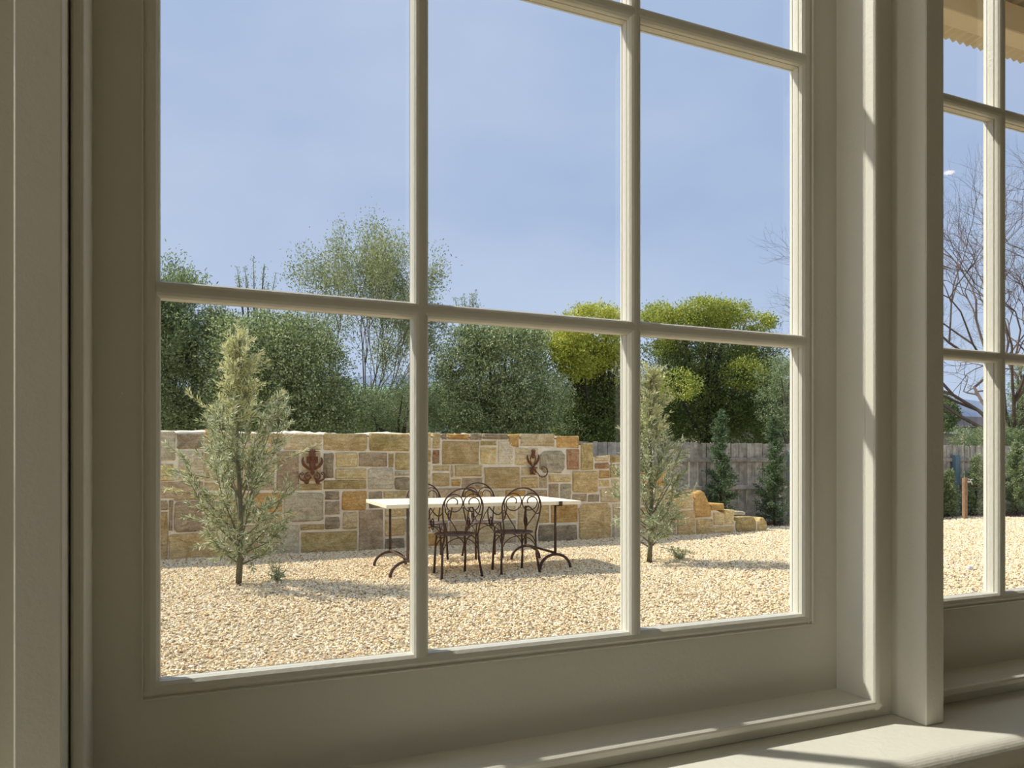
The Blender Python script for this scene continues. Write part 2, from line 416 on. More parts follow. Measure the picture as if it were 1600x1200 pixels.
def window(n, jl, jr, cs, ol, orr):
    """sash window: jl, jr jamb faces; cs bar centres; ol, orr edges of the glazed opening (all in sash distances)"""
    root = empty('window_%d' % n, ((jl + jr) / 2 * U, U, hz(-0.40)), kind='structure')
    inv = Vector(root.location)
    def P(mb, name, m=PAINT, **kw):
        mb.v = [tuple(Vector(p) - inv) for p in mb.v]
        return mb.build(name, m, root, **kw)
    zs0, zo0, zb = hz(-0.40), hz(-0.2635), (hz(0.2029), hz(0.6867))
    zo1, zs1 = hz(1.155), HEAD
    # frame: sill block, jambs and head, set back behind the stop beads
    yf = 0.94 * U
    P(MB().box(jl * U - 0.055 if n > 1 else (-0.1022) * U, jl * U, yf, YO, SILL, HEAD + 0.06, 0.001), 'window_frame')
    P(MB().box(jr * U, jr * U + 0.055, yf, YO, SILL, HEAD + 0.06, 0.001), 'window_frame')
    P(MB().box(jl * U, jr * U, yf, YO + 0.01, SILL, zs0, 0.001), 'window_frame')
    P(MB().box(jl * U, jr * U, yf, YO, HEAD, HEAD + 0.06, 0.001), 'window_frame')
    # rounded stop beads
    bw = 0.0122
    r = [(0, 0.0), (0.0, -0.0135), (0.0016, -0.0158), (0.004, -0.0168), (bw - 0.003, -0.0166), (bw - 0.0006, -0.0140), (bw, -0.011), (bw, 0)]
    a, b = jl * U, jr * U
    P(MB().sweep(r, (a, yf, zs0 - bw), (a, yf, HEAD + bw), (-1, 0, 0), (0, 1, 0)), 'stop_bead')
    P(MB().sweep(r, (b, yf, zs0 - bw), (b, yf, HEAD + bw), (1, 0, 0), (0, 1, 0)), 'stop_bead')
    P(MB().sweep(r, (a - bw, yf, zs0), (b + bw, yf, zs0), (0, 0, -1), (0, 1, 0)), 'stop_bead')
    P(MB().sweep(r, (a - bw, yf, HEAD), (b + bw, yf, HEAD), (0, 0, 1), (0, 1, 0)), 'stop_bead')
    # sash
    m = 0.0175
    y0, y1 = U + 0.0012, U + 0.0335
    P(MB().box(a, ol * U - m, y0, y1, zs0, zs1), 'sash_stile')
    P(MB().box(orr * U + m, b, y0, y1, zs0, zs1), 'sash_stile')
    P(MB().box(ol * U - m, orr * U + m, y0, y1, zs0, zo0 - m), 'sash_rail')
    P(MB().box(ol * U - m, orr * U + m, y0, y1, zo1 + m, zs1), 'sash_rail')
    pr = MOULD(m)
    P(MB().sweep(pr, (ol * U - m, U, zo0 - m), (ol * U - m, U, zo1 + m), (1, 0, 0), (0, 1, 0)), 'glazing_moulding')
    P(MB().sweep(pr, (orr * U + m, U, zo0 - m), (orr * U + m, U, zo1 + m), (-1, 0, 0), (0, 1, 0)), 'glazing_moulding')
    P(MB().sweep(pr, (ol * U - m, U, zo0 - m), (orr * U + m, U, zo0 - m), (0, 0, 1), (0, 1, 0)), 'glazing_moulding')
    P(MB().sweep(pr, (ol * U - m, U, zo1 + m), (orr * U + m, U, zo1 + m), (0, 0, -1), (0, 1, 0)), 'glazing_moulding')
    for c in cs:
        P(MB().sweep(BARP, (c * U, U, zo0 - 0.004), (c * U, U, zo1 + 0.004), (1, 0, 0), (0, 1, 0)), 'glazing_bar')
    for z in zb:
        P(MB().sweep(BARP, (ol * U - 0.004, U, z), (orr * U + 0.004, U, z), (0, 0, 1), (0, 1, 0)), 'glazing_bar')
    xs = [ol * U] + [c * U for c in cs] + [orr * U]
    zz = [zo0] + list(zb) + [zo1]
    for i in range(len(xs) - 1):
        for j in range(len(zz) - 1):
            v = [(xs[i], U + 0.0228, zz[j]), (xs[i + 1], U + 0.0228, zz[j]), (xs[i + 1], U + 0.0228, zz[j + 1]), (xs[i], U + 0.0228, zz[j + 1])]
            P(MB().add(v, [(0, 1, 2, 3)]), 'pane', GLASS)
    P(MB().box(a - 0.03, b + 0.03, YO - 0.02, YO + 0.08, SILL - 0.05, zs0 - 0.02, 0.004), 'exterior_sill', EXTP)
window(1, -0.0862, 1.0589, (0.3066, 0.648), -0.0155, 0.9835)
window(2, 1.2234, 2.0, (1.502, 1.717), 1.285, 1.93)
window(3, -1.37, -0.190, (-0.93, -0.59), -1.27, -0.26)

def portal(loc, rot, sx_, sy_):
    l = bpy.data.lights.new('portal', 'AREA'); l.shape = 'RECTANGLE'; l.size = sx_; l.size_y = sy_
    l.cycles.is_portal = True
    o = bpy.data.objects.new('portal', l); COL.objects.link(o); o.location = loc; o.rotation_euler = rot
portal((X0 - 0.2, (GY0 + GY1) / 2, (FL + GZ) / 2), (0, R(-90), 0), GZ - FL, GY1 - GY0)
portal((0.31 * U, YO + 0.02, hz(0.4)), (R(-90), 0, 0), 3.2 * U, 1.8 * U)
# fill lamp added out of the picture on the left, brightening left-facing trim
WHITEG = bpy.data.materials.new('fill_lamp_glow'); WHITEG.use_nodes = True
e = WHITEG.node_tree.nodes['Principled BSDF']
e.inputs['Emission Color'].default_value = (1, 0.95, 0.86, 1)
e.inputs['Emission Strength'].default_value = 27.0
t = empty('fill_lamp', (X0, 0.35, 1.75), label='opal globe wall lamp on the left-hand wall beside the glazed doors', cat='lamp')
MB().box(0, 0.02, -0.05, 0.05, -0.07, 0.07, 0.004).tube([(0.02, 0, 0), (0.12, 0, 0)], 0.01, 8).build('bracket', PAINT, t)
MB().blob((0.24, 0, 0), 0.12, 0.12, 0.12, 20, 12).build('globe', WHITEG, t, smooth=True)
# small warm downlight in the room's ceiling, seen only as a glint in the right-hand window
em = bpy.data.materials.new('lamp_glow'); em.use_nodes = True
e = em.node_tree.nodes['Principled BSDF']
e.inputs['Emission Color'].default_value = (1, 0.78, 0.45, 1)
e.inputs['Emission Strength'].default_value = 9.0
t = empty('downlight', (4.36, -1.5, CE), label='small warm recessed ceiling downlight reflected in the right-hand window', cat='lamp')
MB().tube([(0, 0, 0.0), (0, 0, -0.012)], 0.040, 20).build('rim', PAINT, t)
MB().tube([(0, 0, -0.012), (0, 0, -0.02)], 0.027, 16).build('diffuser', em, t)

# ================================================================== porch roof over the right-hand window
ROOFM = mat('cream_corrugated_steel', (0.60, 0.53, 0.38), rough=0.5)
pr_ = empty('porch_roof', (2.2, YO, 2.7), label='cream corrugated porch roof and beam outside the right-hand window, top right', cat='roof')
def rl(mb): mb.v = [(x - 2.2, y - YO, z - 2.7) for x, y, z in mb.v]; return mb
v = []; f = []
nx = 760
for i in range(nx + 1):
    x = 2.12 + i * 0.0060
    dz = 0.0055 * math.sin(2 * math.pi * (x / 0.038))
    v += [(x, YO + 0.03, 2.96 + dz), (x, 1.93, 2.806 + dz), (x, 1.93, 2.810 + dz), (x, YO + 0.03, 2.964 + dz)]
for i in range(nx):
    a = i * 4
    f += [(a, a + 4, a + 5, a + 1), (a + 1, a + 5, a + 6, a + 2), (a + 2, a + 6, a + 7, a + 3)]
rl(MB().add(v, f)).build('roof_sheet', ROOFM, pr_, smooth=False)
rl(MB().box(2.10, 6.7, 1.70, 1.77, 2.722, 2.817, 0.003)).build('beam', EXTP, pr_)
rl(MB().box(2.10, 2.18, 1.695, 1.775, 0.0, 2.722, 0.003)).build('post', EXTP, pr_)
rl(MB().box(6.6, 6.69, 1.695, 1.775, 0.0, 2.722, 0.003)).build('post', EXTP, pr_)
for k in range(6):
    x = 2.35 + k * 0.85
    rl(MB().add([(x, YO, 2.84), (x + 0.045, YO, 2.84), (x + 0.045, 1.75, 2.79), (x, 1.75, 2.79), (x, YO, 2.915), (x + 0.045, YO, 2.915), (x + 0.045, 1.75, 2.818), (x, 1.75, 2.818)],
       [(0, 1, 2, 3), (4, 5, 6, 7), (0, 1, 5, 4), (1, 2, 6, 5), (2, 3, 7, 6), (3, 0, 4, 7)])).build('rafter', EXTP, pr_)

# ================================================================== ground and gravel
GROUNDM = mat('packed_gravel', (0.66, 0.51, 0.31), rough=1.0, col2=(0.80, 0.66, 0.44), vscale=60, bump=1.5, bscale=120)
S('ground', MB().add([(-25, -12, 0), (45, -12, 0), (45, 11.75, 0), (-25, 11.75, 0)], [(0, 1, 2, 3)]), GROUNDM)
MULCH = mat('reddish_bark_mulch', (0.10, 0.045, 0.03), rough=1.0, col2=(0.22, 0.11, 0.07), vscale=30, bump=1.5, bscale=60)
GRASS = mat('rough_grass', (0.10, 0.13, 0.05), rough=1.0, col2=(0.20, 0.22, 0.09), vscale=3, bump=1.0, bscale=30)
S('ground_beyond', MB().add([(-400, 11.75, -0.02), (900, 11.75, -0.02), (900, 1500, -0.02), (-400, 1500, -0.02)], [(0, 1, 2, 3)]), GRASS)

def pebble_mat():
    m = bpy.data.materials.new('sandstone_pebbles'); m.use_nodes = True
    t = m.node_tree; b = t.nodes['Principled BSDF']
    oi = nn(t, 'ShaderNodeObjectInfo')
    r = nn(t, 'ShaderNodeValToRGB'); r.color_ramp.interpolation = 'CONSTANT'
    cols = [(0.0, (0.93, 0.78, 0.48)), (0.26, (0.86, 0.68, 0.41)), (0.46, (0.90, 0.78, 0.56)), (0.62, (0.80, 0.57, 0.31)), (0.74, (0.93, 0.86, 0.68)),
            (0.83, (0.70, 0.52, 0.32)), (0.91, (0.78, 0.66, 0.50)), (0.965, (0.34, 0.24, 0.15))]
    while len(r.color_ramp.elements) < len(cols): r.color_ramp.elements.new(0.5)
    for e, (p, c) in zip(r.color_ramp.elements, cols): e.position = p; e.color = (*c, 1)
    t.links.new(oi.outputs['Random'], r.inputs[0]); t.links.new(r.outputs[0], b.inputs['Base Color'])
    b.inputs['Roughness'].default_value = 0.85
    return m
PEB = pebble_mat()
def pebble_mesh(seed):
    random.seed(seed)
    mb = MB().blob((0, 0, 0), 0.5, 0.36, 0.24, 6, 4, 0.22)
    me = bpy.data.meshes.new('pebble'); me.from_pydata(mb.v, [], mb.f); me.materials.append(PEB); me.update()
    return me
def gravel():
    xs = []; 
    N = 620000
    X = rng.uniform(-5, 20, N); Y = 1.3 + 10.4 * rng.random(N) ** 0.92
    # only the wedge anybody standing at the window sees
    keep = (X > -0.55 * Y + 0.1) & (X < 1.72 * Y + 1.2)
    d = np.hypot(X, Y)
    keep &= rng.random(N) < np.clip(1.15 - d * 0.035, 0.45, 1)
    X, Y, d = X[keep], Y[keep], d[keep]
    n = len(X)
    size = (0.0145 + 0.0010 * d) * rng.uniform(0.6, 1.5, n)
    Z = size * 0.06 + 0.004 + rng.uniform(0, 0.012, n) + 0.008 * np.sin(X * 2.1) * np.cos(Y * 1.7)
    me = bpy.data.meshes.new('gravel')
    me.vertices.add(n)
    me.vertices.foreach_set('co', np.stack([X, Y, Z], 1).astype(np.float32).ravel())
    a = me.attributes.new('rot', 'FLOAT_VECTOR', 'POINT')
    a.data.foreach_set('vector', np.stack([rng.normal(0, 0.35, n), rng.normal(0, 0.35, n), rng.uniform(0, 6.28, n)], 1).astype(np.float32).ravel())
    a = me.attributes.new('size', 'FLOAT', 'POINT'); a.data.foreach_set('value', size.astype(np.float32))
    o = bpy.data.objects.new('gravel', me); COL.objects.link(o)
    src = []
    for k in range(3):
        q = bpy.data.objects.new('pebble_shape', pebble_mesh(k)); src.append(q)
    g = bpy.data.node_groups.new('scatter_pebbles', 'GeometryNodeTree')
    g.interface.new_socket('Geometry', in_out='INPUT', socket_type='NodeSocketGeometry')
    g.interface.new_socket('Geometry', in_out='OUTPUT', socket_type='NodeSocketGeometry')
    gi = g.nodes.new('NodeGroupInput'); go = g.nodes.new('NodeGroupOutput')
    gg = g.nodes.new('GeometryNodeGeometryToInstance')
    for q in src:
        oi = g.nodes.new('GeometryNodeObjectInfo'); oi.inputs['Object'].default_value = q
        oi.inputs['As Instance'].default_value = True
        g.links.new(oi.outputs['Geometry'], gg.inputs[0])
    ip = g.nodes.new('GeometryNodeInstanceOnPoints')
    ip.inputs['Pick Instance'].default_value = True
    # gg joins into one instance: use a join of instances instead
    jn = g.nodes.new('GeometryNodeJoinGeometry')
    for l in list(g.links): g.links.remove(l)
    for nd in [x for x in g.nodes if x.bl_idname == 'GeometryNodeObjectInfo']:
        g.links.new(nd.outputs['Geometry'], jn.inputs[0])
    g.nodes.remove(gg)
    g.links.new(gi.outputs[0], ip.inputs['Points'])
    g.links.new(jn.outputs[0], ip.inputs['Instance'])
    ra = g.nodes.new('GeometryNodeInputNamedAttribute'); ra.data_type = 'FLOAT_VECTOR'; ra.inputs[0].default_value = 'rot'
    sa = g.nodes.new('GeometryNodeInputNamedAttribute'); sa.data_type = 'FLOAT'; sa.inputs[0].default_value = 'size'
    er = g.nodes.new('FunctionNodeEulerToRotation')
    g.links.new(ra.outputs[0], er.inputs[0]); g.links.new(er.outputs[0], ip.inputs['Rotation'])
    g.links.new(sa.outputs[0], ip.inputs['Scale'])
    g.links.new(ip.outputs[0], go.inputs[0])
    md = o.modifiers.new('scatter', 'NODES'); md.node_group = g
    tag(o, 'pale golden crushed-stone gravel spread over the whole yard', 'gravel', kind='stuff')
gravel()

# ================================================================== garden wall of dressed sandstone
WY = 10.6
wall = empty('garden_wall', (3, WY, 0), label='long sandstone garden wall stepping down to ground level at its right end', cat='wall')
STONES = [(-24,125,1,163,'L'),(2,140,34,161,'G'),(-24,100,-1,122,'Y'),(4,113,34,138,'L'),(0,101,33,112,'L'),(35,147,47,166,'O'),(49,146,75,165,'Y'),(35,121,54,145,'B'),(55,121,75,145,'T'),(-24,78,33,99,'M'),(34,99,54,120,'T'),(34,87,54,98,'T'),(55,99,88,120,'T'),(56,86,88,98,'B'),(77,148,132,162,'B'),(133,140,183,162,'T'),(77,130,121,146,'Y'),(77,109,121,129,'T'),(90,86,121,108,'M'),(123,85,153,138,'M'),(155,98,182,138,'T'),(133,85,183,95,'B'),(185,101,199,136,'G'),(185,86,244,99,'D'),(185,139,245,163,'B'),(247,139,306,164,'D'),(308,143,338,166,'Y'),(201,116,232,137,'Y'),(233,117,274,137,'M'),(275,116,283,136,'D'),(285,112,306,137,'D'),(308,123,323,141,'T'),(325,123,338,141,'B'),(201,100,244,115,'Y'),(246,85,282,115,'L'),(284,104,306,111,'L'),(284,84,307,102,'G'),(308,105,337,121,'T'),(309,88,337,103,'Y'),(187,72,207,84,'G'),(210,57,244,84,'O'),(247,59,266,83,'G'),(268,65,306,83,'Y'),(308,65,335,87,'M'),(187,52,207,70,'G'),(187,32,207,49,'G'),(211,31,231,55,'T'),(233,-3,268,57,'M'),(270,46,299,63,'Y'),(300,45,320,63,'B'),(270,19,299,44,'B'),(300,24,321,43,'G'),(270,-2,299,16,'G'),(300,-4,321,22,'T'),(155,-2,231,29,'D'),(133,43,185,83,'C'),(154,32,186,40,'B'),(110,0,153,40,'L'),(93,57,131,83,'O'),(56,60,91,84,'B'),(93,42,131,55,'Y'),(-24,63,-8,76,'M'),(-7,37,-2,76,'G'),(-1,75,54,85,'T'),(-1,35,54,74,'M'),(-24,2,-8,61,'B'),(-7,1,54,33,'B'),(56,43,91,59,'D'),(56,0,108,41,'T'),(340,143,352,166,'Y'),(340,121,351,141,'R'),(354,156,362,165,'G'),(363,156,396,165,'O'),(398,156,416,166,'G'),(418,157,458,166,'G'),(354,120,412,154,'B'),(414,148,440,155,'D'),(414,120,440,146,'Y'),(442,120,467,155,'L'),(460,146,477,166,'O'),(479,147,537,167,'T'),(470,118,509,145,'T'),(340,110,366,119,'Y'),(368,101,372,119,'T'),(374,102,417,119,'Y'),(340,88,366,108,'B'),(368,88,383,99,'O'),(385,83,418,100,'M'),(420,84,478,116,'B'),(480,103,508,116,'T'),(480,83,509,101,'B'),(340,68,383,86,'M'),(385,68,418,81,'O'),(420,67,452,81,'T'),(454,66,488,81,'O'),(490,65,524,80,'M'),(540,145,580,164,'O'),(583,111,606,153,'D'),(511,106,555,141,'C2'),(558,111,580,143,'R'),(511,83,524,104,'T'),(527,92,566,104,'Y'),(527,65,544,90,'M'),(547,64,566,90,'C'),(568,75,614,109,'B'),(616,97,635,110,'O'),(616,84,635,95,'Y'),(608,124,633,133,'T'),(608,112,633,122,'R'),(635,122,659,134,'D'),(635,98,661,120,'D'),(637,82,661,96,'T'),(568,61,594,73,'M'),(596,60,616,72,'G'),(618,59,661,82,'T'),(340,41,364,59,'Y'),(340,22,364,39,'C'),(366,39,398,59,'T'),(366,0,398,37,'M'),(400,39,436,58,'L'),(438,38,472,57,'T'),(400,0,439,37,'T'),(441,21,472,36,'C'),(441,0,472,19,'M'),(474,-2,507,56,'T'),(323,64,338,87,'B'),(323,41,338,63,'T'),(323,23,338,40,'B'),(323,-2,364,21,'O'),(509,30,528,63,'B'),(530,29,577,62,'O'),(509,0,537,27,'G'),(539,0,577,25,'G'),(579,0,638,58,'B2'),(641,32,680,57,'T'),(641,-1,680,30,'C'),(661,103,693,129,'T'),(663,81,693,101,'B'),(663,59,693,79,'Y'),(695,83,742,108,'O'),(695,52,724,81,'T'),(683,31,707,50,'B'),(683,-1,707,29,'T'),(710,0,763,49,'M2'),(726,51,763,79,'Y'),(765,45,797,69,'Y'),(765,0,802,42,'B'),(804,-1,838,27,'B'),(834,40,862,52,'O'),(839,15,861,37,'Y'),(863,15,884,41,'Y'),(840,-1,884,13,'Y'),(887,-1,932,28,'D2'),(935,-1,956,25,'D2')]
core = [(-4.5, 0), (9.5, 0), (9.5, 0.19), (8.83, 0.21), (8.60, 0.35), (8.36, 0.44), (8.2, 0.55), (7.95, 0.62), (7.62, 0.74), (7.5, 0.98), (6.96, 1.04),
        (6.90, 1.20), (6.50, 1.30), (6.06, 1.31), (6.03, 1.48), (5.79, 1.50), (5.77, 1.585), (-4.5, 1.60)]
mb = MB()
v = [(x - 3, 0.002, z) for x, z in core] + [(x - 3, 0.46, z) for x, z in core]
n = len(core)
mb.add(v, [tuple(range(n)), tuple(range(n, 2 * n))[::-1]] + [(i, (i + 1) % n, n + (i + 1) % n, n + i) for i in range(n)])
mb.build('mortar', MORTAR, wall)
random.seed(11)
# the part of the wall beyond the left window jamb, in random courses
xx = -4.5
extra = []
while xx < -0.3:
    z = 0.0; wd = random.uniform(0.3, 0.6); x1 = min(xx + wd, -0.25)
    while z < 1.62:
        h = random.choice((0.14, 0.2, 0.27, 0.33)); z1 = min(1.63, z + h)
        if 1.63 - z1 < 0.1: z1 = 1.63
        if random.random() < 0.4 and x1 - xx > 0.35:
            c = xx + (x1 - xx) * random.uniform(0.35, 0.65)
            extra += [(xx * 100, z * 100 + 1, c * 100 - 1, z1 * 100 - 1, random.choice('TBYLMGO')), (c * 100 + 1, z * 100 + 1, x1 * 100 - 1, z1 * 100 - 1, random.choice('TBYLMD'))]
        else:
            extra.append((xx * 100, z * 100 + 1, x1 * 100 - 2, z1 * 100 - 1, random.choice('TBYLMGOD')))
        z = z1
    xx = x1
def stone(x0, z0, x1, z1, k, depth=0.10, cut=None, prot=None):
    x0 /= 100; x1 /= 100; z0 /= 100; z1 /= 100
    top_row = z1 > 1.55 and x1 < 6 or (x0 > 5.7 and k[-1] != '.' and is_top(x0, x1, z1))
    cx, cz = (x0 + x1) / 2, (z0 + z1) / 2
    hw, hh = (x1 - x0) / 2 - 0.0035, (z1 - z0) / 2 - 0.0035
    m = min(hw, hh)
    c = m * random.uniform(0.05, 0.16) if cut is None else m * cut
    c = min(c, 0.07)
    j = lambda s=0.008: random.uniform(-s, s)
    base = [(-hw + c, -hh), (0, -hh), (hw - c, -hh), (hw, -hh + c), (hw, 0), (hw, hh - c), (hw - c, hh), (0, hh), (-hw + c, hh), (-hw, hh - c), (-hw, 0), (-hw, -hh + c)]
    base = [(a + j(), b + j(0.005)) for a, b in base]
    p = prot or random.uniform(0.010, 0.030)
    back = 0.40 if top_row else 0.07
    n = 12
    ins = min(0.013, m * 0.3)
    sx_, sz_ = (hw - ins) / hw, (hh - ins) / hh
    v = [(a, back, b) for a, b in base] + [(a, -p * 0.25 + j(0.003), b) for a, b in base] + [(a * sx_, -p + j(0.004), b * sz_) for a, b in base] + [(a * sx_ * 0.55 + j(hw * 0.06), -p - random.uniform(-0.006, 0.016), b * sz_ * 0.55 + j(hh * 0.06)) for a, b in base] + [(j(hw * 0.2), -p - random.uniform(0.0, 0.012), j(hh * 0.2))]
    f = [tuple(range(n))]
    for r_ in (0, 1, 2):
        for i in range(n):
            a = r_ * n
            f.append((a + i, a + (i + 1) % n, a + n + (i + 1) % n, a + n + i))
    f += [(3 * n + i, 3 * n + (i + 1) % n, 4 * n) for i in range(n)]
    o = MB().add(v, f).build('stone', STONE[k[0]], wall)
    o.location = (cx - 3, 0, cz)
    return o
ST2 = [(a, b, c, d, k) for a, b, c, d, k in STONES] + extra
def is_top(x0, x1, z1):
    z1 *= 100; a = x0 * 100; b = x1 * 100
    return not any(s[1] >= z1 - 1 and s[0] < b - 3 and s[2] > a + 3 for s in ST2)
for a, b, c, d, k in ST2:
    if b < 6: b = -3
    stone(a, b, c, d, k, cut=1.1 if k == 'C2' else 0.9 if k in ('B2', 'D2') else None)
# the slanting capstone with a peak, and a flat one lying on the back of the lowest step
def poly_stone(pts, y0, y1, k):
    cx = sum(p[0] for p in pts) / len(pts); cz = sum(p[1] for p in pts) / len(pts)
    n = len(pts)
    v = [(x - cx, y1, z - cz) for x, z in pts] + [(x - cx, y0 + 0.02, z - cz) for x, z in pts] + [((x - cx) * 0.86, y0, (z - cz) * 0.88) for x, z in pts]
    f = [tuple(range(n)), tuple(range(2 * n, 3 * n))]
    for r_ in (0, 1):
        for i in range(n):
            f.append((r_ * n + i, r_ * n + (i + 1) % n, (r_ + 1) * n + (i + 1) % n, (r_ + 1) * n + i))
    o = MB().add(v, f).build('stone', STONE[k], wall)
    o.location = (cx - 3, 0, cz)
poly_stone([(7.99, 0.29), (8.35, 0.30), (8.34, 0.44), (8.20, 0.71), (8.13, 0.75), (8.02, 0.70), (7.99, 0.55)], -0.03, 0.40, 'O')
poly_stone([(8.84, 0.285), (9.24, 0.285), (9.26, 0.33), (9.2, 0.355), (8.9, 0.36), (8.83, 0.33)], 0.18, 0.45, 'L')
poly_stone([(7.18, 1.03), (7.46, 1.00), (7.52, 1.04), (7.40, 1.07), (7.22, 1.10)], 0.0, 0.3, 'L')
# lumpy mortar capping that catches the light along the top
cap = MB()
v = []; f = []
N = 150
random.seed(5)
for i in range(N + 1):
    x = -4.5 + (5.72 + 4.5) * i / N
    h = 1.614 + 0.012 * math.sin(x * 5.1) + random.uniform(-0.006, 0.012)
    v += [(x - 3, -0.004, 1.60), (x - 3, 0.01 + random.uniform(-0.01, 0.01), h), (x - 3, 0.22, h + 0.03 + random.uniform(-0.008, 0.008)), (x - 3, 0.42, h), (x - 3, 0.45, 1.58)]
for i in range(N):
    a = i * 5
    f += [(a + q, a + q + 1, a + q + 6, a + q + 5) for q in range(4)]
cap.add(v, f).build('mortar_capping', MORTAR, wall)

# ================================================================== rusty cast ornaments hung on the wall
def spiral(c, r0, r1, a0, turns, n=18, plane='xz', sgn=1):
    out = []
    for i in range(n + 1):
        t = i / n; r = r0 + (r1 - r0) * t; a = a0 + sgn * turns * 2 * math.pi * t
        out.append((c[0] + r * math.cos(a), c[1], c[2] + r * math.sin(a)) if plane == 'xz' else (c[0], c[1] + r * math.cos(a), c[2] + r * math.sin(a)))
    return out
def bez(p0, p1, p2, p3, n=10):
    p0, p1, p2, p3 = map(Vector, (p0, p1, p2, p3))
    return [p0 * (1 - t) ** 3 + p1 * 3 * t * (1 - t) ** 2 + p2 * 3 * t * t * (1 - t) + p3 * t ** 3 for t in [i / n for i in range(n + 1)]]
def ornament(px, py, kind):
    p = at(px, py, WY - 0.045)
    t = empty('wall_ornament', p, label=('rusty cast-iron wall ornament with a crowned head and curled base, left of the table' if kind == 0 else
              'rusty openwork wall ornament with a scroll reaching right, above the table'), cat='ornament', group='rusty ornaments hung on the garden wall')
    Yb = 0.012
    if kind == 0:
        h = MB().blob((0, -0.02, 0.16), 0.042, 0.03, 0.062, 10, 8, 0.04)
        h.blob((0, -0.045, 0.15), 0.012, 0.014, 0.02, 6, 4)
        h.blob((-0.016, -0.045, 0.172), 0.007, 0.008, 0.006, 6, 4).blob((0.016, -0.045, 0.172), 0.007, 0.008, 0.006, 6, 4)
        h.blob((0, -0.035, 0.115), 0.022, 0.02, 0.026, 6, 5)
        h.build('head', RUST, t, smooth=True)
        c = MB()
        for a in (-1.1, -0.55, 0, 0.55, 1.1):
            c.tube([(0.03 * math.sin(a), -0.01, 0.2), (0.055 * math.sin(a), -0.015, 0.2 + 0.035 * math.cos(a))], [0.012, 0.005], 6)
        for s in (-1, 1): c.tube([(s * 0.03, -0.01, 0.195), (s * 0.07, -0.01, 0.208), (s * 0.095, -0.008, 0.20)], [0.008, 0.006, 0.003], 6)
        c.build('crown', RUST, t, smooth=True)
        MB().box(-0.075, 0.075, -0.004, Yb, 0.045, 0.135, 0.004).build('plate', RUST, t)
        b = MB().blob((0, -0.01, 0.02), 0.040, 0.026, 0.085, 10, 7, 0.05).blob((0, -0.02, -0.07), 0.028, 0.024, 0.05, 8, 5)
        b.build('body', RUST, t, smooth=True)
        for s in (-1, 1):
            MB().tube(bez((s * 0.02, 0, -0.04), (s * 0.10, 0, -0.005), (s * 0.155, 0, 0.06), (s * 0.115, 0, 0.125)), [0.012, 0.015, 0.017, 0.018, 0.019, 0.019, 0.018, 0.017, 0.015, 0.012, 0.006], 8).build('wing', RUST, t, smooth=True)
            q = MB().tube(spiral((s * 0.055, -0.012, -0.135), 0.055, 0.012, math.pi / 2, 1.25, sgn=-s), 0.012, 6)
            q.tube(bez((s * 0.04, 0, -0.19), (s * 0.12, 0, -0.215), (s * 0.20, 0, -0.16), (s * 0.155, 0, -0.085)), [0.016, 0.016, 0.015, 0.014, 0.013, 0.012, 0.011, 0.010, 0.009, 0.008, 0.008], 6)
            q.tube(spiral((s * 0.135, 0, -0.095), 0.022, 0.008, 0, 0.9, 8, sgn=s), 0.008, 6)
            q.blob((s * 0.075, 0, -0.215), 0.03, 0.02, 0.02, 7, 5, 0.2)
            q.build('scroll', RUST, t, smooth=True)
    else:
        c = MB()
        for a in (-1.0, -0.4, 0.4, 1.0): c.tube([(0, 0, 0.17), (0.05 * math.sin(a), -0.01, 0.175 + 0.045 * math.cos(a))], [0.010, 0.006], 6)
        c.blob((0, -0.01, 0.16), 0.03, 0.02, 0.03, 7, 5, 0.2)
        c.build('crown', RUST, t, smooth=True)
        MB().blob((0.0, -0.01, 0.115), 0.036, 0.02, 0.04, 8, 6, 0.1).build('head', RUST, t, smooth=True)
        for s in (-1, 1):
            MB().tube(bez((s * 0.008, 0, -0.05), (s * 0.05, 0, -0.0), (s * 0.12, 0, 0.06), (s * 0.085, 0, 0.135)), [0.009, 0.011, 0.013, 0.015, 0.016, 0.017, 0.016, 0.015, 0.013, 0.010, 0.005], 6).build('wing', RUST, t, smooth=True)
            MB().tube(bez((s * 0.004, 0.004, -0.05), (s * 0.03, 0.004, 0.0), (s * 0.055, 0.004, 0.06), (s * 0.035, 0.004, 0.11)), 0.006, 6).build('rod', RUST, t, smooth=True)
        q = MB()
        random.seed(3)
        for i in range(22):
            a = random.uniform(0, 6.28); r = random.uniform(0.0, 0.055)
            q.blob((-0.015 + r * math.cos(a), random.uniform(-0.03, 0), -0.11 + 1.1 * r * math.sin(a)), 0.018, 0.012, 0.016, 6, 4, 0.3)
        for a in (-0.9, -0.3, 0.3, 0.9):
            q.tube([(0, -0.01, -0.06), (0.09 * math.sin(a), -0.01, -0.06 + 0.03 * math.cos(a) - 0.03)], [0.012, 0.005], 6)
        q.build('leaf_cluster', RUST, t, smooth=True)
        pts = spiral((0.15, -0.03, -0.125), 0.085, 0.075, -2.3, 0.62, 14) + spiral((0.15, -0.03, -0.075), 0.03, 0.01, 1.9, 0.5, 6)[1:]
        arm = MB().tube(pts, 0.008, 6)
        for p_ in pts[:12:2]: arm.blob(p_, 0.013, 0.010, 0.013, 6, 4, 0.3)
        arm.tube([(0.03, 0, -0.10), (0.07, -0.02, -0.15), pts[0]], 0.007, 6)
        arm.build('scroll', RUST, t, smooth=True)
    return t
ornament(488, 729, 0)
ornament(833, 724, 1)

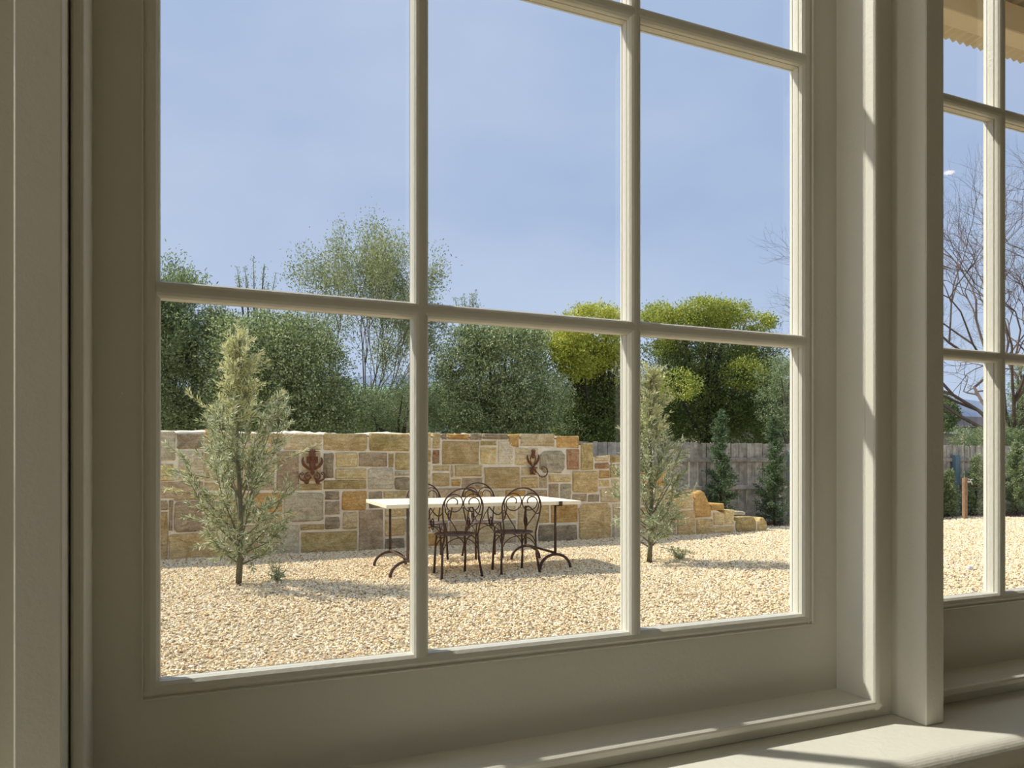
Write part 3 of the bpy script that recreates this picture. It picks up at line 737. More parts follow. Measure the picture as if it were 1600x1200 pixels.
# ================================================================== table
tb = empty('garden_table', (3.16, 8.37, 0), rz=R(-3.0), label='long garden table with a pale timber top on dark iron trestle legs', cat='table')
HX, HY, TZ = 1.12, 0.60, 0.800
MB().box(-HX, HX, -HY, HY, TZ - 0.042, TZ, 0.004).build('table_top', TABLETOP, tb)
for sxx in (-1, 1):
    for sy in (-1, 1):
        x, y = sxx * 0.86, sy * 0.46
        MB().tube([(x, y, 0.18), (x, y, 0.48), (x, y, TZ - 0.05)], [0.017, 0.014, 0.014], 8).build('post', IRON, tb, smooth=True)
        pts = [(x + 0.19 * math.cos(a), y, 0.02 + 0.165 * math.sin(a)) for a in [math.pi * i / 12 for i in range(13)]]
        MB().tube(pts, 0.017, 7).build('arched_foot', IRON, tb, smooth=True)
    x = sxx * 0.86
    MB().box(x - 0.02, x + 0.02, -0.62, 0.62, TZ - 0.056, TZ - 0.042, 0.002).box(x - 0.02, x + 0.02, -0.62, -0.605, TZ - 0.056, TZ + 0.0, 0.002).box(x - 0.02, x + 0.02, 0.605, 0.62, TZ - 0.056, TZ + 0.0, 0.002).build('bracket', IRON, tb)
    MB().tube([(x, -0.46, 0.20), (x, 0.46, 0.20)], 0.014, 7).build('stretcher', IRON, tb, smooth=True)

# ================================================================== wrought iron chairs
def make_chair():
    t = empty('iron_chair', (0, 0, 0))          # faces +y; back legs at y = -0.2
    SZ = 0.45; yb = -0.20
    leanf = lambda z: yb - 0.16 * (z - SZ)
    # outer arch of the back, running down into the two rear legs
    def arch(z0=SZ, rad=0.011):
        pts = []
        for i in range(25):
            a = math.pi * i / 24
            x = 0.215 * math.cos(a); z = 0.735 + 0.215 * math.sin(a)
            pts.append((x, leanf(z), z))
        lo = [(0.175, leanf(SZ), SZ), (0.19, leanf(0.56), 0.56), (0.207, leanf(0.65), 0.65)]
        return lo + pts + [(-x, y, z) for x, y, z in lo[::-1]]
    MB().tube(arch(), 0.0085, 7).build('back_arch', IRON, t, smooth=True)
    for s in (-1, 1):
        c = (s * 0.1, 0, 0.795)
        q = [(s * 0.035, leanf(SZ), SZ), (s * 0.07, leanf(0.53), 0.53), (s * 0.13, leanf(0.62), 0.62), (s * 0.18, leanf(0.70), 0.70)]
        sp = []
        for i in range(34):
            u = i / 33; a = -0.35 + u * 2 * math.pi * 1.62
            r = 0.096 if u < 0.45 else 0.096 - 0.062 * (u - 0.45) / 0.55
            z = c[2] + r * math.sin(a)
            sp.append((s * (0.1 + r * math.cos(a)), leanf(z) + 0.002, z))
        MB().tube(q + sp, 0.0062, 6).build('back_scroll', IRON, t, smooth=True)
    # seat: ring, pierced lattice of small scrolls
    ring = [(0.205 * math.cos(a) * (1 + 0.0), 0.205 * math.sin(a), SZ) for a in [2 * math.pi * i / 24 for i in range(25)]]
    st = MB().tube(ring, 0.009, 6, caps=False)
    for r in (0.15, 0.095, 0.045): st.tube([(r * math.cos(a), r * math.sin(a), SZ) for a in [2 * math.pi * i / 18 for i in range(19)]], 0.006, 5, caps=False)
    for i in range(12):
        a = 2 * math.pi * i / 12
        st.tube([(0.03 * math.cos(a), 0.03 * math.sin(a), SZ), (0.2 * math.cos(a), 0.2 * math.sin(a), SZ)], 0.0075, 5)
        b = a + math.pi / 12
        st.tube([(0.178 * math.cos(b) + 0.022 * math.cos(c), 0.178 * math.sin(b) + 0.022 * math.sin(c), SZ) for c in [2 * math.pi * k / 8 for k in range(9)]], 0.005, 4, caps=False)
        st.tube([(0.122 * math.cos(b) + 0.022 * math.cos(c), 0.122 * math.sin(b) + 0.022 * math.sin(c), SZ) for c in [2 * math.pi * k / 8 for k in range(9)]], 0.005, 4, caps=False)
    st.build('seat', IRONSEAT, t, smooth=True)
    legs = [(-0.175, -0.165), (0.175, -0.165), (0.15, 0.15), (-0.15, 0.15)]
    feet = [(-0.215, -0.225), (0.215, -0.225), (0.17, 0.185), (-0.17, 0.185)]
    for (x, y), (fx, fy) in zip(legs, feet):
        pts = [(x, y if y > 0 else leanf(SZ), SZ + 0.005), (x * 1.08, y * 1.05, 0.34), (x * 1.12, y * 1.08, 0.20), (fx, fy, 0.0)]
        MB().tube(pts, [0.010, 0.010, 0.012, 0.014], 7).build('leg', IRON, t, smooth=True)
    for i in range(4):
        (x0, y0), (x1, y1) = legs[i], legs[(i + 1) % 4]
        a = Vector((x0 * 1.1, y0 * 1.06, 0.27)); b = Vector((x1 * 1.1, y1 * 1.06, 0.27))
        MB().tube(bez(a, a * 0.9 + b * 0.1 + Vector((0, 0, 0.20)), a * 0.1 + b * 0.9 + Vector((0, 0, 0.20)), b, 12), 0.0058, 5).build('brace', IRON, t, smooth=True)
    for s in (-1, 1):
        p = bez((s * 0.213, leanf(0.70), 0.70), (s * 0.225, -0.13, 0.60), (s * 0.235, 0.02, 0.70), (s * 0.225, 0.13, 0.725), 10)
        p += bez((s * 0.225, 0.13, 0.725), (s * 0.22, 0.22, 0.72), (s * 0.21, 0.235, 0.60), (s * 0.20, 0.17, 0.50), 8)[1:]
        sp = []
        for i in range(1, 22):
            u = i / 21; a = -math.pi / 2 + 0.35 - u * 2 * math.pi * 1.5
            r = 0.062 - 0.042 * u
            sp.append((s * 0.198, 0.155 + r * math.cos(a) , 0.555 + r * 1.15 * math.sin(a)))
        MB().tube(p + sp, 0.0068, 6).build('armrest', IRON, t, smooth=True)
    return t
ch = make_chair()
spots = [(2.80, 7.92, R(0), 'iron scroll-back chair at the near side of the table, left one of the front pair'),
         (3.47, 7.87, R(-2), 'iron scroll-back chair at the near side of the table, right one of the front pair'),
         (2.96, 9.35, R(180), 'iron scroll-back chair behind the table, half hidden by the glazing bar'),
         (3.66, 9.22, R(178), 'iron scroll-back chair behind the table, its arch rising between the two front chairs')]
protos = [ch] + [copy_tree(ch) for _ in range(3)]
for c, (x, y, rz, lb) in zip(protos, spots):
    c.location = (x, y, 0.012); c.rotation_euler = (0, 0, rz); c.scale = (1.06, 1, 1)
    tag(c, lb, 'chair', 'wrought iron chairs around the garden table')

# ================================================================== plants
def leaves(name, P, D, L, W, m, parent, **kw):
    """a diamond-shaped folded leaf at each point P along D"""
    n = len(P)
    L = np.broadcast_to(L, (n,))[:, None]; W = np.broadcast_to(W, (n,))[:, None]
    D = D / (np.linalg.norm(D, axis=1, keepdims=True) + 1e-9)
    r = rng.normal(size=(n, 3)); s = np.cross(D, r); s /= (np.linalg.norm(s, axis=1, keepdims=True) + 1e-9)
    co = np.stack([P, P + D * L * 0.5 + s * W * 0.5, P + D * L, P + D * L * 0.5 - s * W * 0.5], 1).reshape(-1, 3)
    me = bpy.data.meshes.new(name)
    me.vertices.add(4 * n); me.vertices.foreach_set('co', co.astype(np.float32).ravel())
    me.loops.add(4 * n); me.loops.foreach_set('vertex_index', np.arange(4 * n, dtype=np.int32))
    me.polygons.add(n); me.polygons.foreach_set('loop_start', np.arange(0, 4 * n, 4, dtype=np.int32))
    me.polygons.foreach_set('loop_total', np.full(n, 4, dtype=np.int32))
    me.materials.append(m); me.update(calc_edges=True)
    o = bpy.data.objects.new(name, me); COL.objects.link(o); o.parent = parent
    return tag(o, kind='stuff', **kw)

def crown_points(blobs, n, k=9, spread=0.09, shell=(0.72, 1.04), front=0.6, hang=0.0):
    """leaf positions and directions: sprigs of k leaves on the shells of overlapping blobs"""
    B = np.array(blobs, float)
    wgt = (B[:, 3] * B[:, 5] + B[:, 3] * B[:, 4]); wgt /= wgt.sum()
    ns = n // k
    idx = rng.choice(len(B), ns, p=wgt)
    d = rng.normal(size=(ns, 3)); d /= np.linalg.norm(d, axis=1, keepdims=True)
    flip = (d[:, 1] > 0.1) & (rng.random(ns) < front)
    d[flip, 1] *= -1
    rr = rng.uniform(shell[0], shell[1], ns)
    C = B[idx, :3] + d * B[idx, 3:6] * rr[:, None]
    C[:, 2] = np.maximum(C[:, 2], 0.12)
    out = d + np.array([0, 0, 0.25 - hang]) + rng.normal(size=(ns, 3)) * 0.3
    P = np.repeat(C, k, 0) + rng.normal(size=(ns * k, 3)) * spread * np.array([1, 1, 0.8])
    D = np.repeat(out, k, 0) + rng.normal(size=(ns * k, 3)) * 0.75
    P[:, 2] = np.maximum(P[:, 2], 0.03)
    return P, D

def limb(mb, p, d, ln, r, depth, tips, ang=0.5, split=2, k=5, up=0.15, wob=0.16, seg=3, fall=0.68, rfall=0.62):
    pts = [Vector(p)]; q = Vector(d).normalized(); rad = [r]
    for i in range(seg):
        q = (q + Vector((random.gauss(0, wob), random.gauss(0, wob), random.gauss(0, wob) + up * 0.3))).normalized()
        pts.append(pts[-1] + q * ln / seg); rad.append(r * (1 - (1 - rfall) * (i + 1) / seg))
        if depth <= 3: tips.append((tuple(pts[-1]), tuple(q)))
    mb.tube(pts, rad, k if depth > 1 else 3, caps=False)
    if depth <= 0:
        return
    for i in range(split + (random.random() < 0.35)):
        ax = q.orthogonal(); ax.rotate(Quaternion(q, random.uniform(0, 6.28)))
        e = q.copy(); e.rotate(Quaternion(ax, random.gauss(ang, 0.15)))
        start = pts[-1] if i == 0 else pts[random.randint(max(1, seg - 1), seg)]
        limb(mb, start, e, ln * fall * random.uniform(0.8, 1.15), r * rfall, depth - 1, tips, ang, split, k, up, wob, seg, fall, rfall)

LM = {
 'dark': leaf_mat('dark_evergreen_leaves', [(0.085, 0.12, 0.05), (0.20, 0.265, 0.11), (0.40, 0.47, 0.21), (0.68, 0.73, 0.42)], 0.25, 0.4),
 'mid': leaf_mat('mid_green_leaves', [(0.15, 0.20, 0.09), (0.30, 0.37, 0.17), (0.52, 0.58, 0.32)], 0.35),
 'airy': leaf_mat('pale_spring_leaves', [(0.18, 0.22, 0.09), (0.32, 0.36, 0.16), (0.48, 0.50, 0.27)], 0.4),
 'bright': leaf_mat('bright_green_leaves', [(0.12, 0.17, 0.07), (0.23, 0.30, 0.12), (0.42, 0.48, 0.25)], 0.4),
 'wattle': leaf_mat('sunlit_yellow_blossom', [(0.26, 0.30, 0.05), (0.46, 0.50, 0.07), (0.66, 0.65, 0.11), (0.80, 0.75, 0.18)], 0.35),  # yellow blossom, with the sunlit crown top put into the colour too
 'wattlegreen': leaf_mat('green_gold_wattle_foliage', [(0.17, 0.23, 0.05), (0.33, 0.39, 0.07), (0.53, 0.55, 0.10), (0.72, 0.69, 0.16)], 0.35),
 'wattledark': leaf_mat('shaded_wattle_foliage', [(0.07, 0.11, 0.035), (0.17, 0.22, 0.06), (0.34, 0.38, 0.10)], 0.3),  # darker green: shade of the lower crown put into the leaf colour
 'olive': leaf_mat('silver_olive_leaves', [(0.16, 0.21, 0.08), (0.34, 0.39, 0.19), (0.60, 0.62, 0.39), (0.86, 0.85, 0.64)], 0.3, 0.45),
 'olivetip': leaf_mat('pale_olive_shoots', [(0.46, 0.48, 0.20), (0.66, 0.65, 0.33), (0.82, 0.79, 0.50)], 0.35),
 'sapling': leaf_mat('young_conifer_leaves', [(0.07, 0.12, 0.06), (0.13, 0.20, 0.09), (0.26, 0.34, 0.17)], 0.3),
}
def PB(lst, Y, dy=0.8):
    """[(px, py, rx_px, rz_px)] on plane Y -> crown blobs"""
    out = []
    for q in lst:
        px, py, rx, rz = q[:4]; yy = Y + (q[4] if len(q) > 4 else 0)
        m = mpp(px, yy); c = at(px, py, yy)
        out.append((c.x, c.y, c.z, rx * m, min(rx * m, dy + 0.4 * rx * m), rz * m))
    return out
def shrub(name, label, cat, Y, blobs, n, ll, lw, m, trunkpx, group=None, dy=0.8, bark=BARKD, k=22, spread=0.06, shell=(0.78, 1.06), tr=0.07, front=0.6):
    b = at(trunkpx, 718, Y); b.z = 0
    t = empty(name, b, label=label, cat=cat, group=group)
    BB = PB(blobs, Y, dy)
    BB = [(x - b.x, y - b.y, *r) for x, y, *r in BB]
    P, D = crown_points(BB, n, k, spread, shell, front)
    leaves('foliage', P, D, rng.uniform(ll * 0.7, ll * 1.3, len(P)), lw, m, t)
    mb = MB()
    top = max(BB, key=lambda q: q[2])
    mb.tube([(0, 0, 0), (0.03, 0, top[2] * 0.4), (top[0] * 0.5, top[1] * 0.5, top[2] * 0.9)], [tr, tr * 0.8, tr * 0.3], 7)
    mb.build('trunk', bark, t, smooth=True)
    mb = MB()
    for q in BB[:14]:
        z0 = max(0.25, min(q[2] * 0.5, top[2] * 0.5))
        s = Vector((0.02, 0, z0)); e = Vector(q[:3])
        mb.tube([s, s.lerp(e, 0.5) + Vector((random.gauss(0, .08), random.gauss(0, .08), 0.05)), e], [tr * 0.45, tr * 0.3, tr * 0.1], 5)
    mb.build('branches', bark, t, smooth=True, kind='stuff')
    return t
random.seed(21)
def fill(cx, cy, rx, ry, r, n, jit=0.5, ytop=0):
    """lumps spread over an ellipse of the photo"""
    out = []
    for _ in range(n):
        a = random.uniform(0, 6.28); q = math.sqrt(random.random())
        s = r * random.uniform(1 - jit, 1 + jit)
        out.append((cx + (rx - s * 0.8) * q * math.cos(a), cy + (ry - s * 0.8) * q * math.sin(a), s, s * 0.9, random.uniform(-0.5, 0.6)))
    return out
# two big dark evergreen shrubs right behind the wall
shrub('evergreen_shrub', 'big rounded dark evergreen shrub behind the wall, above the left ornament', 'shrub', 12.7,
      [(440, 590, 95, 95), (470, 640, 95, 60), (395, 620, 75, 85), (500, 600, 55, 70)] + fill(440, 580, 105, 100, 26, 34) + fill(445, 530, 75, 55, 20, 16) + fill(352, 560, 48, 72, 17, 22) + fill(450, 645, 115, 40, 22, 22),
      70000, 0.042, 0.026, LM['dark'], 440, 'dark evergreen shrubs behind the garden wall')
shrub('evergreen_shrub', 'big rounded dark evergreen shrub behind the wall, above the table', 'shrub', 12.7,
      [(770, 610, 80, 80), (720, 600, 40, 85), (830, 620, 60, 60)] + fill(775, 600, 105, 100, 26, 36) + fill(735, 545, 48, 45, 18, 12) + fill(810, 545, 45, 45, 18, 10) + fill(790, 645, 110, 38, 22, 20) + fill(703, 615, 34, 70, 14, 14),
      70000, 0.042, 0.026, LM['dark'], 780, 'dark evergreen shrubs behind the garden wall')
shrub('evergreen_shrub', 'low dark shrub in the far left corner behind the wall, below the leafy tree', 'shrub', 13.4,
      [(265, 630, 50, 60), (320, 620, 45, 75), (220, 640, 60, 60)] + fill(285, 610, 90, 80, 20, 30) + fill(350, 530, 40, 45, 16, 14) + fill(345, 510, 40, 30, 12, 10),
      38000, 0.045, 0.024, LM['mid'], 290, 'dark evergreen shrubs behind the garden wall', dy=0.6)
# wispy shoots standing up out of the shrubs
def shoots(label, px, py0, py1, spread, n, Y, m=LM['mid'], wd=1.0):
    b = at(px, py0, Y)
    t = empty('wispy_shoots', b, label=label, cat='shrub')
    mb = MB(); P = []; D = []
    s = mpp(px, Y)
    for i in range(n):
        x = random.gauss(0, spread * s * 0.5); h = (py0 - py1) * s * (1.0 if i == 0 else random.uniform(0.35, 0.9))
        if i == 0: x = 0
        pts = [Vector((x * 0.5, random.uniform(-.1, .1), -0.35)), Vector((x * 0.8, 0, h * 0.4)), Vector((x, 0, h))]
        mb.tube(pts, [0.010, 0.007, 0.003], 4)
        for _ in range(int(70 * wd)):
            u = random.random(); q = pts[1].lerp(pts[2], u) if u > 0.3 else pts[0].lerp(pts[1], random.random())
            P.append(tuple(q + Vector((random.gauss(0, .03), random.gauss(0, .03), 0)))); D.append((random.gauss(0, .6), random.gauss(0, .6), 0.7))
    mb.build('stems', BARK, t, kind='stuff')
    leaves('foliage', np.array(P), np.array(D), 0.035, 0.014, m, t)
shoots('thin upright shoots left of the airy tree, just above the glazing bar', 396, 490, 400, 45, 16, 13.6)
shoots('thin upright shoots topping the dark shrub above the table', 744, 510, 453, 45, 14, 12.9)
# airy spring tree
def airy_tree(label, px, Y, hpx, spreadpx, seed, m, nleaf, trunk_r=0.07, ang=0.42, depth=5, first=0.9, ll=0.045, kk=5, lean=0.0, half=110):
    random.seed(seed)
    b = at(px, 718, Y); b.z = 0
    t = empty('spring_tree', b, label=label, cat='tree')
    mb = MB(); tips = []
    mb.tube([(0, 0, 0), (0.02, 0, first * 0.5), (lean * 0.2, 0, first)], [trunk_r * 1.1, trunk_r, trunk_r * 0.85], 8)
    H = mpp(px, Y) * (718 - hpx) + EYE
    ln = (H - first) / (1 + .72 + .52 + .37 + .27 + .2) * 1.18
    for i in range(5):
        a = i * 2 * math.pi / 5 + 0.4
        d = Vector((math.cos(a) * spreadpx + lean, math.sin(a) * spreadpx * 0.7, 1.0))
        limb(mb, (lean * 0.2, 0, first * random.uniform(0.7, 1.0)), d, ln, trunk_r * 0.6, depth, tips, ang, 2, 5, 0.28, 0.10, 3, 0.74, 0.62)
    T = np.array([p for p, _ in tips]); V = np.array([q for _, q in tips])
    fx = half * mpp(px, Y) / np.percentile(np.abs(T[:, 0]), 97); fz = (H - first) / (np.percentile(T[:, 2], 99.5) - first)
    fit = lambda q: (q[0] * fx, q[1] * fx, q[2] if q[2] < first else first + (q[2] - first) * fz)
    mb.v = [fit(q) for q in mb.v]; T = np.array([fit(q) for q in T])
    mb.build('branches', BARK, t, kind='stuff')
    i = rng.integers(0, len(T), nleaf)
    P = T[i] + rng.normal(size=(nleaf, 3)) * 0.10
    D = V[i] + rng.normal(size=(nleaf, 3)) * 0.8
    leaves('foliage', P, D, rng.uniform(ll * 0.7, ll * 1.4, nleaf), ll * 0.42, m, t)
airy_tree('tall airy tree in pale new leaf behind the wall, left of the upright glazing bar', 562, 14.5, 352, 0.34, 4, LM['airy'], 34000, ll=0.05, half=122, depth=6, first=0.8)
airy_tree('leafy light green tree at the far left edge of the view', 205, 14.0, 398, 0.30, 9, LM['bright'], 60000, first=0.6, ll=0.055, half=88)
random.seed(17)
shrub('loose_shrub', 'loose sage-green shrub behind the wall at the foot of the airy tree', 'shrub', 13.2,
      fill(625, 632, 80, 44, 14, 26) + fill(590, 655, 60, 20, 12, 14) + fill(672, 640, 30, 36, 12, 8) + [(650, 650, 35, 22)], 17000, 0.045, 0.018, LM['mid'], 622, dy=0.4, spread=0.12)
random.seed(41)
shrub('background_hedge', 'long dim green hedge far behind the wall, filling the gaps under the trees', 'hedge', 19.0,
      [(230 + 26 * k, 655 + random.uniform(-6, 6), 26, 34) for k in range(30)] + [(230 + 40 * k, 628 + random.uniform(-8, 8), 24, 22) for k in range(18)], 60000, 0.075, 0.045, LM['mid'], 600, dy=0.7, spread=0.12, tr=0.05)
# yellow wattles
def wattle(label, Y, top, low, px, n1, n2, m='wattle'):
    t = shrub('wattle_tree', label, 'tree', Y, top, n1, 0.06, 0.035, LM[m], px, 'yellow flowering wattle trees beyond the fence', dy=1.0, tr=0.12, k=26, spread=0.085)
    t.children[0].name = 'sunlit_blossom_foliage'
    b = t.location
    BB = [(x - b.x, y - b.y, *r) for x, y, *r in PB(low, Y + 0.4, 1.0)]
    P, D = crown_points(BB, n2, 20, 0.10, (0.6, 1.04), 0.6)
    leaves('foliage', P, D, 0.065, 0.034, LM['wattledark'], t)
random.seed(33)
wattle('bright yellow-green wattle tree above the right end of the stone wall', 16.0,
       [(905, 560, 38, 32), (935, 540, 35, 40), (880, 545, 22, 20), (925, 500, 38, 20), (960, 575, 30, 30), (855, 530, 28, 12)] + fill(920, 550, 62, 48, 15, 22) + fill(925, 500, 45, 20, 10, 10),
       [(930, 640, 55, 55), (900, 620, 40, 45), (960, 640, 50, 60), (860, 560, 40, 35), (930, 680, 70, 35)] + fill(930, 640, 75, 60, 22, 22) + fill(930, 675, 80, 30, 18, 20), 935, 30000, 60000)
wattle('large spreading wattle tree with yellow-green dome, right of the second upright glazing bar', 17.5,
       [(1060, 505, 40, 22), (1100, 487, 46, 16), (1020, 500, 28, 16), (1165, 505, 42, 12, -0.6), (1055, 602, 34, 22, -1.2), (1160, 585, 34, 24, -1.2)] + fill(1090, 498, 100, 28, 12, 26) + fill(1090, 575, 105, 55, 12, 16),
       [(1090, 580, 90, 70), (1150, 600, 70, 70), (1030, 600, 60, 80), (1190, 560, 35, 50), (1080, 650, 90, 50), (1190, 650, 55, 50), (1020, 660, 60, 50), (1130, 680, 90, 40)] + fill(1110, 590, 115, 95, 24, 34) + fill(1100, 655, 120, 45, 20, 30), 1105, 34000, 95000, 'wattlegreen')
shrub('hedge_shrub', 'grey-green tall shrub beyond the fence at the right edge of the main window', 'shrub', 15.2,
      [(1235, 630, 35, 70), (1200, 620, 20, 60), (1270, 650, 40, 60)] + fill(1225, 620, 40, 75, 14, 20), 20000, 0.05, 0.025, LM['mid'], 1235)

# ------------------------------------------------------------------ young olive trees in the gravel
def olive(label, px, py_base, hpx, prof, seed, lowpx=0.0, nbr=46, lean=0.0, spr=()):
    """prof(h) gives the crown's half width in metres at height fraction h"""
    random.seed(seed)
    dcam = 1200 * EYE / (py_base - 718)
    u = (px - 800) / 1200
    b = Vector((dcam * (u * math.cos(YAW) + math.sin(YAW)), dcam * (math.cos(YAW) - u * math.sin(YAW)), 0))
    H = EYE + (718 - hpx) * dcam / 1200
    t = empty('olive_tree', b, label=label, cat='tree', group='young olive trees planted in the gravel')
    def axis(h): return Vector((lean * h * h + 0.02 * math.sin(h * 7), 0.02 * math.cos(h * 5), h * H))
    tr = MB().tube([axis(i / 12) for i in range(13)], [0.028 * (1 - i / 12) ** 0.8 + 0.004 for i in range(13)], 8)
    tr.build('trunk', BARKO, t, smooth=True)
    br = MB(); P = []; D = []; P2 = []; D2 = []
    def twig(p0, p1, r, dens, tip):
        L = (p1 - p0).length
        br.tube([p0, p0.lerp(p1, 0.5) + Vector((random.gauss(0, .008), random.gauss(0, .008), -0.01)), p1], [r, r * 0.75, r * 0.35], 4)
        dr = (p1 - p0).normalized()
        m = max(8, int(L / 0.0074 * dens))
        for i in range(m):
            u_ = random.uniform(0.12, 1.0); q = p0.lerp(p1, u_)
            s = Vector((random.gauss(0, 1), random.gauss(0, 1), random.gauss(0, 1)))
            d = dr * random.uniform(0.5, 1.0) + s.normalized() * 0.75
            (P2 if tip and u_ > 0.35 else P).append(tuple(q)); (D2 if tip and u_ > 0.35 else D).append(tuple(d))
    for i in range(nbr):
        h = 0.10 + 0.86 * (i + random.random() * 0.8) / nbr
        wd = prof(h) * random.uniform(0.45, 1.08)
        a = i * 2.4 + random.uniform(-.4, .4)
        rise = wd * random.uniform(1.0, 2.1) + 0.10
        if h < 0.3: rise *= random.uniform(0.0, 0.8)
        p0 = axis(max(0.08, h - 0.5 * rise / H)); p2 = axis(h) + Vector((math.cos(a) * wd, math.sin(a) * wd, rise * 0.5))
        pm = p0.lerp(p2, 0.55) + Vector((math.cos(a) * wd * 0.12, math.sin(a) * wd * 0.12, -0.03))
        br.tube([p0, pm], [0.010 * (1 - h) + 0.004, 0.004], 5)
        young = h > 0.62
        twig(pm, p2, 0.004, 1.25, young)
        for k in range(8 if h < 0.7 else 5):
            s = p0.lerp(p2, random.uniform(0.25, 0.9))
            e = s + Vector((math.cos(a) * wd * 0.35 + random.gauss(0, .09), math.sin(a) * wd * 0.35 + random.gauss(0, .09), random.uniform(0.02, 0.26) if h > 0.25 else random.uniform(-0.1, 0.15)))
            twig(s, e, 0.003, 1.1, young)
    twig(axis(0.86), axis(1.0) + Vector((0, 0, 0.02)), 0.004, 1.4, True)
    for (dx, dz0, dx1, dz1) in spr:      # single long shoots, positions relative to the trunk foot
        twig(Vector((dx, -0.05, dz0)), Vector((dx1, -0.1, dz1)), 0.004, 0.9, True)
    br.build('branches', BARKO, t, kind='stuff')
    P = np.array(P); D = np.array(D)
    leaves('foliage', P, D, rng.uniform(0.045, 0.085, len(P)), 0.0115, LM['olive'], t)
    P2 = np.array(P2); D2 = np.array(D2)
    leaves('young_shoots', P2, D2, rng.uniform(0.04, 0.075, len(P2)), 0.0125, LM['olivetip'], t)
    return t, b
def prof1(h):
    return float(np.interp(h, [0, 0.08, 0.15, 0.25, 0.40, 0.55, 0.68, 0.8, 0.92, 1.0], [0.05, 0.22, 0.42, 0.54, 0.58, 0.50, 0.27, 0.16, 0.08, 0.02]))
olive('bushy young olive tree in the gravel before the left part of the stone wall', 373, 915, 522, prof1, 2, nbr=58,
      spr=((-0.05, 1.55, -0.48, 1.93), (0.02, 1.7, 0.42, 1.95), (-0.1, 1.05, -0.78, 1.22), (0.1, 0.5, 0.55, 0.72), (0.1, 1.15, 0.78, 1.42), (-0.1, 0.9, -0.9, 1.02)))
def prof2(h):
    return float(np.interp(h, [0, 0.08, 0.15, 0.3, 0.5, 0.65, 0.8, 0.92, 1.0], [0.12, 0.32, 0.40, 0.42, 0.36, 0.24, 0.15, 0.08, 0.03]))
olive('slimmer young olive tree in the gravel before the low right end of the stone wall', 1016, 880, 578, prof2, 5, nbr=50,
      spr=((-0.1, 1.2, -0.42, 1.85), (0.05, 1.0, 0.42, 1.55), (0.1, 0.5, 0.62, 0.95), (0.1, 0.2, 0.55, 0.12)))

def sucker(label, px, py, w_, h_, seed, m):
    random.seed(seed)
    dcam = 1200 * EYE / (py - 718); u = (px - 800) / 1200
    b = (dcam * (u * math.cos(YAW) + math.sin(YAW)), dcam * (math.cos(YAW) - u * math.sin(YAW)), 0)
    t = empty('olive_sucker', b, label=label, cat='shrub')
    mb = MB(); P = []; D = []
    for i in range(12):
        a = random.uniform(0, 6.28); e = Vector((math.cos(a) * w_ * random.uniform(.3, 1), math.sin(a) * w_ * 0.6, h_ * random.uniform(0.3, 1)))
        mb.tube([(0, 0, 0), e * 0.5 + Vector((0, 0, 0.02)), e], [0.004, 0.003, 0.002], 4)
        for k in range(30):
            P.append(tuple(e * random.uniform(0.2, 1))); D.append((random.gauss(0, 1), random.gauss(0, 1), random.gauss(0.3, 1)))
    mb.build('stems', BARKO, t, kind='stuff')
    leaves('foliage', np.array(P), np.array(D), 0.042, 0.011, m, t)
sucker('small low olive sucker at the foot of the bushy olive tree, on its right', 433, 910, 0.16, 0.24, 3, LM['olive'])
sucker('small low olive sucker spreading on the gravel right of the slimmer olive tree', 1062, 876, 0.22, 0.2, 4, LM['olive'])

# ------------------------------------------------------------------ young conifers planted along the fence
def young_conifer(label, px, Y, hpx, wpx, seed, m=LM['sapling'], group='young dark conifers planted along the fence'):
    random.seed(seed)
    b = at(px, 718, Y); b.z = 0
    t = empty('young_conifer', b, label=label, cat='tree', group=group)
    s = mpp(px, Y); H = EYE + (718 - hpx) * s; wd = wpx * s
    MB().tube([(0, 0, 0), (0.01, 0, H * 0.5), (0, 0, H)], [0.022, 0.014, 0.004], 6).build('trunk', BARKD, t, smooth=True)
    mb = MB(); P = []; D = []
    for i in range(84):
        h = 0.04 + 0.94 * i / 84
        a = random.uniform(0, 6.28); r = wd * float(np.interp(h, [0, 0.25, 0.5, 0.8, 1], [0.9, 1.0, 0.75, 0.4, 0.05])) * random.uniform(0.5, 1.15)
        p0 = Vector((0, 0, h * H)); p1 = p0 + Vector((math.cos(a) * r, math.sin(a) * r, r * random.uniform(0.1, 0.8)))
        mb.tube([p0, p1], [0.005, 0.002], 3)
        for k in range(int(60 + r * 300)):
            u_ = random.uniform(0.1, 1.05); q = p0.lerp(p1, u_)
            P.append((q.x + random.gauss(0, .03), q.y + random.gauss(0, .03), q.z + random.gauss(0, .025)))
            d = (p1 - p0).normalized()
            D.append((d.x + random.gauss(0, .6), d.y + random.gauss(0, .6), d.z + random.gauss(0.1, .6)))
    mb.build('branches', BARKD, t, kind='stuff')
    P = np.array(P); P[:, 2] = np.maximum(P[:, 2], 0.03)
    leaves('foliage', P, np.array(D), 0.055, 0.02, m, t)
young_conifer('young dark conifer in front of the fence, behind the peaked stone of the wall', 1126, 11.5, 640, 24, 1)
young_conifer('young dark conifer in front of the fence, nearest the right edge of the main window', 1210, 11.35, 650, 27, 2)
young_conifer('young green plant left of the blue-grey fence post in the right-hand window', 1483, 11.5, 735, 14, 3, LM['mid'])
young_conifer('young green plant right of the timber stake in the right-hand window', 1526, 11.5, 712, 20, 4, LM['mid'])
young_conifer('young green plant against the fence at the far right edge of the right-hand window', 1589, 11.35, 690, 24, 5, LM['mid'])

